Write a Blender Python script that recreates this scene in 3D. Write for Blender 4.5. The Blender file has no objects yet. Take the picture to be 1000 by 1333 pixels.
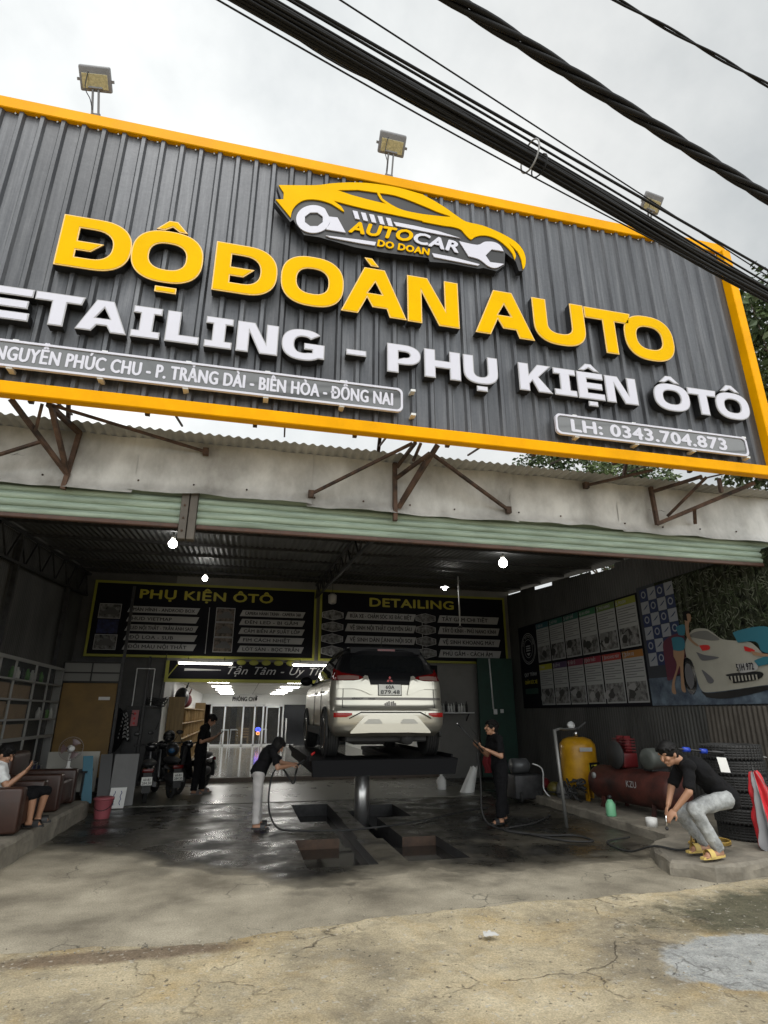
import bpy, bmesh, math, random
from mathutils import Vector, Matrix, noise
random.seed(11)
sc = bpy.context.scene
col = sc.collection
R = math.radians
V = Vector

# ------------------------------------------------------------------ camera
EYE = V((0, 0, 1.65)); FPX = 747.0
YAW, PITCH = R(13.2), R(19.3)
FW = V((math.sin(YAW)*math.cos(PITCH), math.cos(YAW)*math.cos(PITCH), math.sin(PITCH)))
RT = V((math.cos(YAW), -math.sin(YAW), 0))
UP = RT.cross(FW)
cd = bpy.data.cameras.new('camera'); cam = bpy.data.objects.new('camera', cd); col.objects.link(cam)
cd.sensor_fit = 'VERTICAL'; cd.sensor_height = 36; cd.lens = 36*FPX/1333
cd.clip_start = .05; cd.clip_end = 2000
mw = Matrix((RT, UP, -FW)).transposed().to_4x4(); mw.translation = EYE
cam.matrix_world = mw
sc.camera = cam

# ------------------------------------------------------------------ world, sun, exposure
SUN_EL, SUN_AZ = 62, 200          # degrees; azimuth clockwise from +Y (behind the camera, to the left)
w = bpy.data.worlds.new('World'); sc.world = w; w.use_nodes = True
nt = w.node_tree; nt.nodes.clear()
def N(t, **k):
    n = nt.nodes.new(t)
    for a, b in k.items(): setattr(n, a, b)
    return n
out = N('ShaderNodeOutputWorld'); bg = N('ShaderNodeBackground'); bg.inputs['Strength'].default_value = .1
sky = N('ShaderNodeTexSky', sky_type='NISHITA', sun_disc=False, sun_elevation=R(SUN_EL), sun_rotation=R(SUN_AZ))
tc = N('ShaderNodeTexCoord')
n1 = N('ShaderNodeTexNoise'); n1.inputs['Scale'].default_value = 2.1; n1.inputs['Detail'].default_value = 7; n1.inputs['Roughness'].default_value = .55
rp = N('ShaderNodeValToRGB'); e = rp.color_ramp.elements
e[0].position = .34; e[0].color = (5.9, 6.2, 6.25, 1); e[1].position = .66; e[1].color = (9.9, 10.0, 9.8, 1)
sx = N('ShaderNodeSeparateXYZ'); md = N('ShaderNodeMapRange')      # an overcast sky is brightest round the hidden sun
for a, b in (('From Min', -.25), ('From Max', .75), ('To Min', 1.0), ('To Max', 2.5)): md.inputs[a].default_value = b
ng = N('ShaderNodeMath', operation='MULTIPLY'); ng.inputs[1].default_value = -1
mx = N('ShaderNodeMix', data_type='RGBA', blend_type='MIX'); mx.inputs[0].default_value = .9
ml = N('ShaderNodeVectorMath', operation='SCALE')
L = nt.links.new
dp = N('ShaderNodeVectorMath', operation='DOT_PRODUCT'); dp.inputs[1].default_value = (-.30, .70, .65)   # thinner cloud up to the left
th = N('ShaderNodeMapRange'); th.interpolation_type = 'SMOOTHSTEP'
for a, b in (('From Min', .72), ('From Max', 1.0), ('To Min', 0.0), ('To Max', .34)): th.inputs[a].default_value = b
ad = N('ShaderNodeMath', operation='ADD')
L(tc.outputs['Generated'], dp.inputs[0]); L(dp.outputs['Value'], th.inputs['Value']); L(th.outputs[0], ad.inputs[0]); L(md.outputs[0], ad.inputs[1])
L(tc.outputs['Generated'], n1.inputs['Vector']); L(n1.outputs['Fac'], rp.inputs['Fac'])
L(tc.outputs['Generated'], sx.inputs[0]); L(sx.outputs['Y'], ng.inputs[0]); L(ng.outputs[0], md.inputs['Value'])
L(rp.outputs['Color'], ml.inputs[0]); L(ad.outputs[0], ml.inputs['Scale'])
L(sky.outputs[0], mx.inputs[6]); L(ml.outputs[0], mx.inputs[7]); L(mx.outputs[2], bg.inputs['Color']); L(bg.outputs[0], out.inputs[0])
sl = bpy.data.lights.new('sun', 'SUN'); sl.energy = 1.5; sl.angle = R(25); sl.color = (1, .96, .9)
so = bpy.data.objects.new('sun', sl); col.objects.link(so)
sd = V((math.sin(R(SUN_AZ))*math.cos(R(SUN_EL)), math.cos(R(SUN_AZ))*math.cos(R(SUN_EL)), math.sin(R(SUN_EL))))
so.rotation_euler = sd.to_track_quat('Z', 'Y').to_euler()
vs = sc.view_settings
sc.display_settings.display_device = 'sRGB'
vs.view_transform = 'Standard'; vs.look = 'None'; vs.exposure = 0; vs.gamma = 1
cy = sc.cycles
cy.use_denoising = True
cy.max_bounces = 6; cy.diffuse_bounces = 3; cy.glossy_bounces = 3; cy.transmission_bounces = 4; cy.transparent_max_bounces = 8
cy.caustics_reflective = False; cy.caustics_refractive = False; cy.sample_clamp_indirect = 6

# ------------------------------------------------------------------ pixel (of the 1000x1333 photograph) -> point on a known plane
def ray(px, py): return FW*FPX + RT*(px-500) + UP*(666.5-py)
def W(px, py, y): r = ray(px, py); return EYE + r*(y/r.y)               # facade-parallel plane at depth y
def G(px, py, z=0.): r = ray(px, py); return EYE + r*((z-EYE.z)/r.z)    # level plane at height z
def S(px, py, x): r = ray(px, py); return EYE + r*(x/r.x)               # side-wall plane at x

# ------------------------------------------------------------------ materials
MT = {}
def M(name, c=(.5, .5, .5), r=.5, metal=0, nv=0., ns=4., c2=None, bump=0., bs=40., emit=0., coat=0., alpha=1., trans=0., stretch=None, sharp=.5, spec=.5):
    if name in MT: return MT[name]
    m = bpy.data.materials.new(name); MT[name] = m; m.use_nodes = True
    t = m.node_tree; b = t.nodes['Principled BSDF']
    b.inputs['Base Color'].default_value = (*c, 1); b.inputs['Roughness'].default_value = r; b.inputs['Metallic'].default_value = metal
    b.inputs['Coat Weight'].default_value = coat; b.inputs['Coat Roughness'].default_value = .06
    b.inputs['Specular IOR Level'].default_value = spec
    if emit:
        b.inputs['Emission Color'].default_value = (*c, 1); b.inputs['Emission Strength'].default_value = emit
    if alpha < 1: b.inputs['Alpha'].default_value = alpha
    if trans: b.inputs['Transmission Weight'].default_value = trans
    co = None
    def coord():
        tcn = t.nodes.new('ShaderNodeTexCoord'); o = tcn.outputs['Object']
        if stretch:
            mp = t.nodes.new('ShaderNodeMapping'); mp.inputs['Scale'].default_value = stretch
            t.links.new(o, mp.inputs['Vector']); o = mp.outputs['Vector']
        return o
    if nv or c2:
        co = coord(); n = t.nodes.new('ShaderNodeTexNoise'); n.inputs['Scale'].default_value = ns; n.inputs['Detail'].default_value = 8; n.inputs['Roughness'].default_value = .65
        t.links.new(co, n.inputs['Vector'])
        rr = t.nodes.new('ShaderNodeValToRGB'); el = rr.color_ramp.elements
        cA = tuple(max(0, x*(1-nv)) for x in c); cB = c2 if c2 else tuple(min(1, x*(1+nv)) for x in c)
        el[0].color = (*cA, 1); el[1].color = (*cB, 1); el[0].position = .5-.3*sharp; el[1].position = .5+.3*sharp
        t.links.new(n.outputs['Fac'], rr.inputs['Fac']); t.links.new(rr.outputs['Color'], b.inputs['Base Color'])
        if r > .12:
            mr = t.nodes.new('ShaderNodeMapRange'); mr.inputs['To Min'].default_value = max(.02, r-.15); mr.inputs['To Max'].default_value = min(1, r+.15)
            t.links.new(n.outputs['Fac'], mr.inputs['Value']); t.links.new(mr.outputs[0], b.inputs['Roughness'])
    if bump:
        co = co or coord(); n = t.nodes.new('ShaderNodeTexNoise'); n.inputs['Scale'].default_value = bs; n.inputs['Detail'].default_value = 6
        t.links.new(co, n.inputs['Vector']); bp = t.nodes.new('ShaderNodeBump'); bp.inputs['Strength'].default_value = bump; bp.inputs['Distance'].default_value = .02
        t.links.new(n.outputs['Fac'], bp.inputs['Height']); t.links.new(bp.outputs[0], b.inputs['Normal'])
    return m

# ------------------------------------------------------------------ mesh builder
def ortho(d):
    d = V(d).normalized(); a = V((0, 0, 1)) if abs(d.z) < .9 else V((1, 0, 0))
    s = d.cross(a).normalized(); return s, s.cross(d)
class MB:
    def __init__(s): s.v = []; s.f = []; s.mi = []; s.mats = []; s.sm = []
    def add(s, vs, fs, m, smooth=False):
        if m not in s.mats: s.mats.append(m)
        k = s.mats.index(m); o = len(s.v); s.v += [V(p) for p in vs]
        for f in fs: s.f.append([o+i for i in f]); s.mi.append(k); s.sm.append(smooth)
        return s
    def box(s, c, sz, m, rot=None, bev=0., seg=1):
        bm = bmesh.new(); bmesh.ops.create_cube(bm, size=1)
        for v in bm.verts: v.co = V((v.co.x*sz[0], v.co.y*sz[1], v.co.z*sz[2]))
        if bev: bmesh.ops.bevel(bm, geom=bm.edges[:], offset=min(bev, min(sz)*.49), segments=seg, affect='EDGES', profile=.5)
        mt = Matrix.Translation(V(c)) @ (rot.to_4x4() if rot else Matrix())
        vv = [mt @ v.co for v in bm.verts]; bm.verts.index_update(); ff = [[v.index for v in f.verts] for f in bm.faces]; bm.free()
        return s.add(vv, ff, m, bev > 0 and seg > 1)
    def b2(s, lo, hi, m, bev=0., seg=1):
        lo, hi = V(lo), V(hi); return s.box((lo+hi)/2, hi-lo, m, None, bev, seg)
    def bar(s, a, b, w_, h_, m, upv=None):
        a, b = V(a), V(b); d = (b-a); ln = d.length; d.normalize()
        if upv: u = V(upv); x = d.cross(u).normalized(); u = x.cross(d)
        else: x, u = ortho(d)
        return s.box((a+b)/2, (w_, ln, h_), m, Matrix((x, d, u)).transposed())
    def tube(s, pts, r, m, n=8, closed=False, cap=True):
        pts = [V(p) for p in pts]; k = len(pts); rs = r if isinstance(r, (list, tuple)) else [r]*k
        vv = []; ff = []; prev = None
        for i, p in enumerate(pts):
            d = (pts[(i+1) % k]-pts[i-1]) if closed else (pts[min(i+1, k-1)]-pts[max(i-1, 0)])
            if d.length < 1e-9: d = V((0, 0, 1))
            d.normalize()
            x = ortho(d)[0] if prev is None else (prev-d*prev.dot(d)).normalized()
            prev = x; y = d.cross(x)
            for j in range(n):
                a = 2*math.pi*j/n; vv.append(p+(x*math.cos(a)+y*math.sin(a))*rs[i])
        for i in range(k if closed else k-1):
            for j in range(n):
                a = i*n+j; b = i*n+(j+1) % n; c = ((i+1) % k)*n+(j+1) % n; d = ((i+1) % k)*n+j
                ff.append([a, b, c, d])
        if cap and not closed: ff.append(list(range(n))[::-1]); ff.append([(k-1)*n+j for j in range(n)])
        return s.add(vv, ff, m, True)
    def cyl(s, a, b, r0, m, r1=None, n=20): return s.tube([a, b], [r0, r0 if r1 is None else r1], m, n)
    def lathe(s, c, prof, m, n=28, ax=(0, 0, 1), cap=True):
        ax = V(ax).normalized(); x, y = ortho(ax); c = V(c); vv = []; ff = []
        for r, h in prof:
            for j in range(n):
                a = 2*math.pi*j/n; vv.append(c+ax*h+(x*math.cos(a)+y*math.sin(a))*r)
        for i in range(len(prof)-1):
            for j in range(n): ff.append([i*n+j, i*n+(j+1) % n, (i+1)*n+(j+1) % n, (i+1)*n+j])
        if cap: ff.append(list(range(n))[::-1]); ff.append([(len(prof)-1)*n+j for j in range(n)])
        return s.add(vv, ff, m, True)
    def ball(s, c, r, m, rot=None, nu=16, nv_=10):
        r = r if isinstance(r, (tuple, list)) else (r, r, r); vv = []; ff = []
        for i in range(nv_+1):
            t = math.pi*i/nv_
            for j in range(nu):
                a = 2*math.pi*j/nu; p = V((r[0]*math.sin(t)*math.cos(a), r[1]*math.sin(t)*math.sin(a), r[2]*math.cos(t)))
                vv.append(V(c)+(rot @ p if rot else p))
        for i in range(nv_):
            for j in range(nu): ff.append([i*nu+j, (i+1)*nu+j, (i+1)*nu+(j+1) % nu, i*nu+(j+1) % nu])
        return s.add(vv, ff, m, True)
    def grid(s, fn, nu, nv_, m, smooth=True):
        vv = [fn(i/nu, j/nv_) for j in range(nv_+1) for i in range(nu+1)]
        ff = [[j*(nu+1)+i, j*(nu+1)+i+1, (j+1)*(nu+1)+i+1, (j+1)*(nu+1)+i] for j in range(nv_) for i in range(nu)]
        return s.add(vv, ff, m, smooth)
    def quad(s, a, b, c, d, m): return s.add([a, b, c, d], [[0, 1, 2, 3]], m)
    def build(s, name, parent=None, label=None):
        me = bpy.data.meshes.new(name); off = V((0, 0, 0))
        if parent:
            q = parent
            while q: off += q.location; q = q.parent
        elif s.v:
            xs = [p.x for p in s.v]; ys = [p.y for p in s.v]
            off = V(((min(xs)+max(xs))/2, (min(ys)+max(ys))/2, min(p.z for p in s.v)))
        me.from_pydata([p-off for p in s.v], [], s.f)
        for m in s.mats: me.materials.append(m)
        me.polygons.foreach_set('material_index', s.mi); me.polygons.foreach_set('use_smooth', s.sm)
        me.update(); o = bpy.data.objects.new(name, me); col.objects.link(o)
        if parent: o.parent = parent
        else: o.location = off
        if label: o['label'] = label
        return o
def thing(name, label, cat, loc=(0, 0, 0), group=None):
    o = bpy.data.objects.new(name, None); col.objects.link(o); o.location = loc; o.empty_display_size = .1
    return tag(o, label, cat, group)
def tag(o, label, cat, group=None, kind=None):
    if label: o['label'] = label
    if cat: o['category'] = cat
    if group: o['group'] = group
    if kind: o['kind'] = kind
    return o
def struct(o): o['kind'] = 'structure'; return o
def dup(root, loc, rotz=0., label=None):
    r = root.copy(); col.objects.link(r); r.location = loc; r.rotation_euler = (0, 0, rotz)
    if label: r['label'] = label
    for ch in list(root.children):
        c = ch.copy(); col.objects.link(c); c.parent = r
        for g in ch.children:
            d = g.copy(); col.objects.link(d); d.parent = c
    return r
# flat outlines with holes -> filled (and thickened) mesh, by a temporary curve
def _conv(cu):
    o = bpy.data.objects.new('tmp', cu); me = o.to_mesh()
    vv = [v.co.copy() for v in me.vertices]; ff = [list(p.vertices) for p in me.polygons]
    o.to_mesh_clear(); bpy.data.objects.remove(o); return vv, ff
def fill(outl, offset=0., ext=0.):
    cu = bpy.data.curves.new('tmp', 'CURVE'); cu.dimensions = '2D'; cu.fill_mode = 'BOTH'; cu.offset = offset; cu.extrude = ext
    for pts in outl:
        sp = cu.splines.new('POLY'); sp.points.add(len(pts)-1); sp.use_cyclic_u = True
        for q, p in zip(sp.points, pts): q.co = (p[0], p[1], 0, 1)
    r = _conv(cu); bpy.data.curves.remove(cu); return r
_tx = {}
def glyphs(sx_, shear):
    k = (sx_, shear)
    if k not in _tx:
        cu = bpy.data.curves.new('tmp', 'FONT'); cu.body = sx_; cu.size = 1; cu.resolution_u = 3; cu.shear = shear; cu.space_character = 1.06
        _tx[k] = _conv(cu); bpy.data.curves.remove(cu)
    return _tx[k]
CAPH = max(v.y for v in glyphs('H', 0)[0])
def text(mb, st, O, U_, Vv, h, m, w_=None, bold=.018, shear=0., off=.004, just='l', asp=1., thick=0.):
    """st written from O along U_ with upright Vv; cap height h; fitted to width w_ when given"""
    raw = st; st = st.replace('Đ', 'D'); vv, ff = glyphs(st, shear)
    if not vv: return
    vv, ff = list(vv), list(ff)
    for i, ch in enumerate(raw):                      # the crossbar of Đ
        if ch == 'Đ':
            xr = max(v.x for v in glyphs(st[:i+1], shear)[0]); dv = glyphs('D', shear)[0]; xl = xr-(max(v.x for v in dv)-min(v.x for v in dv)); k = len(vv); t_ = CAPH*.06
            vv += [V((xl-.07, CAPH*.5-t_, 0)), V((xl+.30, CAPH*.5-t_, 0)), V((xl+.30, CAPH*.5+t_, 0)), V((xl-.07, CAPH*.5+t_, 0))]; ff.append([k, k+1, k+2, k+3])
    x0 = min(v.x for v in vv); x1 = max(v.x for v in vv); sy = h/CAPH; sx_ = w_/(x1-x0) if w_ else sy*asp*(1+bold)
    U_, Vv, O = V(U_).normalized(), V(Vv).normalized(), V(O); n = U_.cross(Vv).normalized(); sh = {'l': 0, 'c': -.5, 'r': -1}[just]*(x1-x0)*sx_
    b = bold*sy*.9; strikes = [(0, 0)] if bold < .008 else [(-b, 0), (b, 0), (0, b*.7), (0, -b*.7), (-b*.6, b*.5), (b*.6, -b*.5)]
    pts, fs = [], []
    for q, (dx, dy) in enumerate(strikes):            # heavier strokes: the outline struck several times, each a hair above the last
        o_ = len(pts); pts += [O+U_*((v.x-x0)*sx_+sh+dx)+Vv*(v.y*sy+dy)+n*(off+q*.0003) for v in vv]; fs += [[i+o_ for i in f] for f in ff]
    if thick:
        k = len(pts); cnt = {(a, b_) for f in fs for a, b_ in zip(f, f[1:]+f[:1])}
        mb.add(pts+[p-n*thick for p in pts], fs+[[a, b_, b_+k, a+k][::-1] for (a, b_) in cnt if (b_, a) not in cnt], m)
    else: mb.add(pts, fs, m)
def panel(mb, O, U_, Vv, x0, y0, x1, y1, m, off=.0, slant=0.):
    U_, Vv, O = V(U_).normalized(), V(Vv).normalized(), V(O); n = U_.cross(Vv)*off
    mb.quad(O+U_*x0+Vv*y0+n, O+U_*x1+Vv*y0+n, O+U_*(x1+slant)+Vv*y1+n, O+U_*(x0+slant)+Vv*y1+n, m)
def flat(mb, O, U_, Vv, outl, m, off=.0, ext=0.):
    U_, Vv, O = V(U_).normalized(), V(Vv).normalized(), V(O); n = U_.cross(Vv)
    vv, ff = fill(outl, 0, ext); mb.add([O+U_*v.x+Vv*v.y+n*(off+v.z) for v in vv], ff, m)
def corr(mb, O, U_, Vv, wd, ht, pitch, dep, m, kind='sine', top=None, nrm=None, rows=1):
    """corrugated sheet: ribs run along Vv, profile along U_; top(u) gives another height per column"""
    U_, Vv, O = V(U_).normalized(), V(Vv).normalized(), V(O); n = nrm or U_.cross(Vv); cols = []
    if kind == 'sine':
        k = int(wd/pitch*6); cols = [(i*wd/k, .5+.5*math.sin(2*math.pi*i*wd/k/pitch)) for i in range(k+1)]
    else:
        x = 0
        while x < wd:
            for a, b in ((0, 0), (.62, 0), (.72, 1), (.9, 1)):
                if x+a*pitch <= wd: cols.append((x+a*pitch, b))
            x += pitch
        cols.append((wd, 0))
    nc = len(cols); vv = []
    for j in range(rows+1):
        for a, b in cols: vv.append(O+U_*a+Vv*((top(a) if top else ht)*j/rows)+n*(b*dep))
    mb.add(vv, [[j*nc+i, j*nc+i+1, (j+1)*nc+i+1, (j+1)*nc+i] for j in range(rows) for i in range(nc-1)], m, kind == 'sine')
X_, Y_, Z_ = V((1, 0, 0)), V((0, 1, 0)), V((0, 0, 1))
def lerp(a, b, t): return a+(b-a)*t
def sup(cx_, cy_, a, b, n=2.6, k=40, t0=0., t1=360.):
    o = []
    for i in range(k+1 if t1-t0 < 360 else k):
        t = R(t0+(t1-t0)*i/k); c, s_ = math.cos(t), math.sin(t)
        o.append((cx_+a*math.copysign(abs(c)**(2/n), c), cy_+b*math.copysign(abs(s_)**(2/n), s_)))
    return o
def spline(pts, k=6):
    pts = [V(p) for p in pts]; o = []
    for i in range(len(pts)-1):
        a, b, c, d = pts[max(i-1, 0)], pts[i], pts[i+1], pts[min(i+2, len(pts)-1)]
        for j in range(k):
            t = j/k; o.append(.5*((2*b)+(c-a)*t+(2*a-5*b+4*c-d)*t*t+(3*b-a-3*c+d)*t**3))
    o.append(pts[-1]); return o

# ================================================================== MATERIALS
m_panel = M('charcoal sheet metal', (.085, .088, .096), .38, .3, nv=.34, ns=2.2, stretch=(6, 6, .5), bump=.10, bs=5)
m_yframe = M('orange yellow trim', (.82, .37, .0), .4, 0, nv=.10, ns=1.6, spec=.06)
m_yface = M('yellow acrylic', (.80, .46, .0), .3, spec=.03, nv=.05, ns=1.3)
m_wface = M('white acrylic', (.60, .60, .68), .3)
m_blk = M('black return', (.012, .012, .013), .4)
m_ylrim = M('pale yellow edge', (.85, .55, .16), .4)
m_wrim = M('grey edge', (.42, .42, .44), .35)
m_smoke = M('smoked acrylic plate', (.10, .105, .11), .06, coat=.8)
m_white = M('white paint', (.78, .78, .76), .5, nv=.06, ns=3)
m_rust = M('rusty steel', (.035, .025, .02), .75, .2, nv=.5, ns=6, c2=(.13, .075, .05), bump=.2, bs=60)
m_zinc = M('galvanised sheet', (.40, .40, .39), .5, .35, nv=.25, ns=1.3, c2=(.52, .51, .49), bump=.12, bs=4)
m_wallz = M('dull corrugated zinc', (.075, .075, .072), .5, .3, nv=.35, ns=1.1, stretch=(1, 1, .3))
m_wallz2 = M('brownish corrugated sheet', (.10, .088, .075), .65, .15, nv=.35, ns=1.4)
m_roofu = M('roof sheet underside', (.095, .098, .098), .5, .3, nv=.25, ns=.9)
m_steel = M('dark steel', (.05, .05, .052), .5, .5, nv=.3, ns=7)
m_plast = M('dim plaster', (.19, .186, .176), .85, nv=.14, ns=1.1, bump=.1, bs=20)
m_block = M('grey block wall', (.085, .085, .085), .9, nv=.2, ns=2)
m_green = M('pale green shutter paint', (.235, .30, .24), .55, .0, nv=.18, ns=1.6, stretch=(.6, 1, 7), c2=(.37, .46, .38), spec=.3)
m_brown = M('brown rail paint', (.085, .045, .033), .6, nv=.25, ns=8)
m_showw = M('showroom white', (.74, .75, .73), .6)
m_tube = M('lit tube', (1, .95, .85), .5, emit=11)
m_pan = M('lit ceiling panel', (1, .97, .92), .5, emit=26)
m_bulb = M('lit bulb', (1, .98, .92), .5, emit=45)
m_blackp = M('black plastic', (.014, .014, .015), .45)
m_rub = M('black rubber', (.018, .018, .018), .75, nv=.3, ns=9)
m_chrome = M('chrome', (.62, .62, .62), .16, 1)
m_dgreen = M('dark green steel', (.012, .045, .032), .55, nv=.2, ns=3)
m_gold = M('yellow sign border', (.30, .30, .035), .5)
m_board = M('black printed board', (.008, .008, .012), .6, spec=.12)
m_strip = M('white printed strip', (.42, .42, .42), .5)
m_gtext = M('yellow print', (.48, .42, .03), .5)
m_dtext = M('dark print', (.02, .02, .025), .5)
m_wood = M('light wood', (.27, .18, .075), .55, nv=.18, ns=3, stretch=(8, 8, .7))
m_ply = M('ochre plywood', (.20, .12, .035), .6, nv=.15, ns=2.5)
m_glass = M('pane glass', (.3, .33, .33), .04, alpha=.06)
m_dglass = M('dark glass', (.006, .007, .010), .12, spec=.3)
m_alu = M('white aluminium frame', (.68, .69, .69), .4, nv=.05)
m_skin = M('skin', (.36, .19, .115), .5)
m_hair = M('black hair', (.004, .0035, .0035), .6, spec=.25)
m_bshirt = M('black shirt', (.006, .006, .007), .9, spec=.2, bump=.9, bs=14)
m_bpants = M('black trousers', (.005, .005, .006), .9, spec=.2, bump=.9, bs=14)
m_jean = M('washed grey jeans', (.30, .31, .31), .9, nv=.35, ns=9, bump=1., bs=16)
m_lpants = M('pale trousers', (.45, .43, .42), .85, nv=.08, bump=.3, bs=18)
m_wshirt = M('white shirt', (.66, .68, .68), .85, bump=.3, bs=18)
m_lip = M('lips', (.22, .08, .06), .5)
m_red = M('red print', (.55, .02, .02), .4)

# ================================================================== GROUND
def shader(name, build):
    m = bpy.data.materials.new(name); m.use_nodes = True; t = m.node_tree; b = t.nodes['Principled BSDF']
    tcn = t.nodes.new('ShaderNodeTexCoord'); geo = t.nodes.new('ShaderNodeNewGeometry')
    class K:
        pass
    k = K(); k.t = t; k.b = b; k.P = geo.outputs['Position']; l = t.links.new
    def noise_(scale, detail=8, rough=.6, vec=None, dist=0.):
        n = t.nodes.new('ShaderNodeTexNoise'); n.inputs['Scale'].default_value = scale; n.inputs['Detail'].default_value = detail; n.inputs['Roughness'].default_value = rough; n.inputs['Distortion'].default_value = dist
        l(vec or k.P, n.inputs['Vector']); return n.outputs['Fac']
    def ramp(v, *st):
        r = t.nodes.new('ShaderNodeValToRGB'); el = r.color_ramp.elements
        while len(el) < len(st): el.new(.5)
        for q, (p, c) in zip(el, st): q.position = p; q.color = (*c, 1) if isinstance(c, tuple) else (c, c, c, 1)
        l(v, r.inputs['Fac']); return r.outputs['Color']
    def mix(f, a, b_, mode='MIX'):
        n = t.nodes.new('ShaderNodeMix'); n.data_type = 'RGBA'; n.blend_type = mode
        for i, q in ((0, f), (6, a), (7, b_)):
            if isinstance(q, (int, float)): n.inputs[i].default_value = q if i == 0 else (q, q, q, 1)
            elif isinstance(q, tuple): n.inputs[i].default_value = (*q, 1)
            else: l(q, n.inputs[i])
        return n.outputs[2]
    def math_(op, a, b_=0.):
        n = t.nodes.new('ShaderNodeMath'); n.operation = op
        for i, q in ((0, a), (1, b_)):
            if isinstance(q, (int, float)): n.inputs[i].default_value = q
            else: l(q, n.inputs[i])
        return n.outputs[0]
    def sep():
        n = t.nodes.new('ShaderNodeSeparateXYZ'); l(k.P, n.inputs[0]); return n.outputs
    def crack(scale, width, amp=.35):
        nn = t.nodes.new('ShaderNodeTexNoise'); nn.inputs['Scale'].default_value = 3.2; nn.inputs['Detail'].default_value = 6; l(k.P, nn.inputs['Vector'])
        sc_ = t.nodes.new('ShaderNodeVectorMath'); sc_.operation = 'SCALE'; sc_.inputs['Scale'].default_value = amp; l(nn.outputs['Color'], sc_.inputs[0])
        ad = t.nodes.new('ShaderNodeVectorMath'); ad.operation = 'ADD'; l(k.P, ad.inputs[0]); l(sc_.outputs[0], ad.inputs[1])
        vo = t.nodes.new('ShaderNodeTexVoronoi'); vo.feature = 'DISTANCE_TO_EDGE'; vo.inputs['Scale'].default_value = scale; l(ad.outputs[0], vo.inputs['Vector'])
        return ramp(vo.outputs['Distance'], (0, 1.), (width, 0.))
    def bump(h, st, dist=.02, prev=None):
        n = t.nodes.new('ShaderNodeBump'); n.inputs['Strength'].default_value = st; n.inputs['Distance'].default_value = dist; l(h, n.inputs['Height'])
        if prev: l(prev, n.inputs['Normal'])
        return n.outputs[0]
    k.noise, k.ramp, k.mix, k.math, k.sep, k.crack, k.bump, k.link = noise_, ramp, mix, math_, sep, crack, bump, l
    build(k); return m

def apron_sh(k):
    s = k.sep(); x, y = s[0], s[1]
    a = k.ramp(k.noise(.8, 10, .68), (.31, (.20, .172, .128)), (.43, (.38, .325, .225)), (.54, (.56, .475, .32)), (.70, (.70, .61, .435)))
    och = k.ramp(k.noise(1.5, 7, .62, dist=.4), (.5, 0.), (.7, 1.))
    c = k.mix(k.math('MULTIPLY', och, .55), a, (.46, .315, .12))
    gr = k.ramp(k.noise(2.3, 9, .75), (.5, 0.), (.72, 1.)); c = k.mix(k.math('MULTIPLY', gr, .6), c, (.17, .155, .125))
    pl = k.ramp(k.noise(3.1, 8, .7), (.58, 0.), (.72, 1.)); c = k.mix(k.math('MULTIPLY', pl, .5), c, (.55, .52, .45))
    nb = k.math('SUBTRACT', k.noise(2.2, 8, .75), .5)
    def blob(cx, cy, sx_, sy_, amp, lo, hi):
        dx = k.math('MULTIPLY', k.math('SUBTRACT', x, cx), sx_); dy = k.math('MULTIPLY', k.math('SUBTRACT', y, cy), sy_)
        d = k.math('SQRT', k.math('ADD', k.math('MULTIPLY', dx, dx), k.math('MULTIPLY', dy, dy)))
        return k.ramp(k.math('ADD', d, k.math('MULTIPLY', nb, amp)), (lo, 1.), (hi, 0.))
    ms = blob(4.9, 4.95, .55, 1.35, 1.2, .55, .95)                # mossy dark corner on the right
    mc = k.ramp(k.noise(14, 6, .7), (.3, (.04, .045, .026)), (.7, (.13, .125, .085)))
    c = k.mix(k.math('MULTIPLY', ms, .9), c, mc)
    pt = blob(P_C.x, P_C.y, 1.15, 1.75, .75, .80, .90)             # a patch of newer pale cement
    pc = k.ramp(k.noise(7, 8, .75), (.3, (.26, .265, .26)), (.55, (.44, .45, .44)), (.75, (.60, .60, .58))); c = k.mix(pt, c, pc)
    st = blob(-.75, 5.2, .9, 6.0, 1.0, .6, .95); c = k.mix(k.math('MULTIPLY', st, .75), c, k.ramp(k.noise(12, 6, .7), (.3, (.08, .05, .035)), (.7, (.24, .17, .12))))   # bare brown strip by the seam
    sp = k.noise(75, 5, .75); c = k.mix(1., c, k.ramp(sp, (.3, .62), (.5, 1.), (.7, 1.4)), 'MULTIPLY')
    pk = k.noise(24, 3, .5); c = k.mix(k.ramp(pk, (.64, 0.), (.69, .7)), c, (.55, .52, .45)); pk2 = k.noise(19, 4, .55); c = k.mix(k.ramp(pk2, (.30, .75), (.36, 0.)), c, (.07, .06, .045))
    cm = k.ramp(k.noise(.55, 3, .5), (.40, 0.), (.55, 1.)); br = k.ramp(k.noise(5, 4, .6), (.40, .15), (.55, 1.))
    ck = k.math('MULTIPLY', k.crack(.62, .009, .5), cm); ck2 = k.math('MULTIPLY', k.crack(2.1, .014, .5), k.ramp(k.noise(1.1, 4, .5), (.56, 0.), (.66, .7)))
    ck = k.math('MULTIPLY', k.math('MAXIMUM', ck, ck2), br)
    c = k.mix(k.math('MULTIPLY', ck, .8), c, (.05, .04, .028))
    k.link(c, k.b.inputs['Base Color']); k.b.inputs['Roughness'].default_value = .9; k.b.inputs['Specular IOR Level'].default_value = .25
    n1_ = k.bump(k.noise(5, 10, .75), .9, .05); n2_ = k.bump(sp, .6, .015, n1_); n3_ = k.bump(k.math('SUBTRACT', 1., ck), .6, .02, n2_)
    k.link(n3_, k.b.inputs['Normal'])
P_C = G(990, 1250, .02)
m_apron = shader('weathered yellowish concrete', apron_sh)
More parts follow.
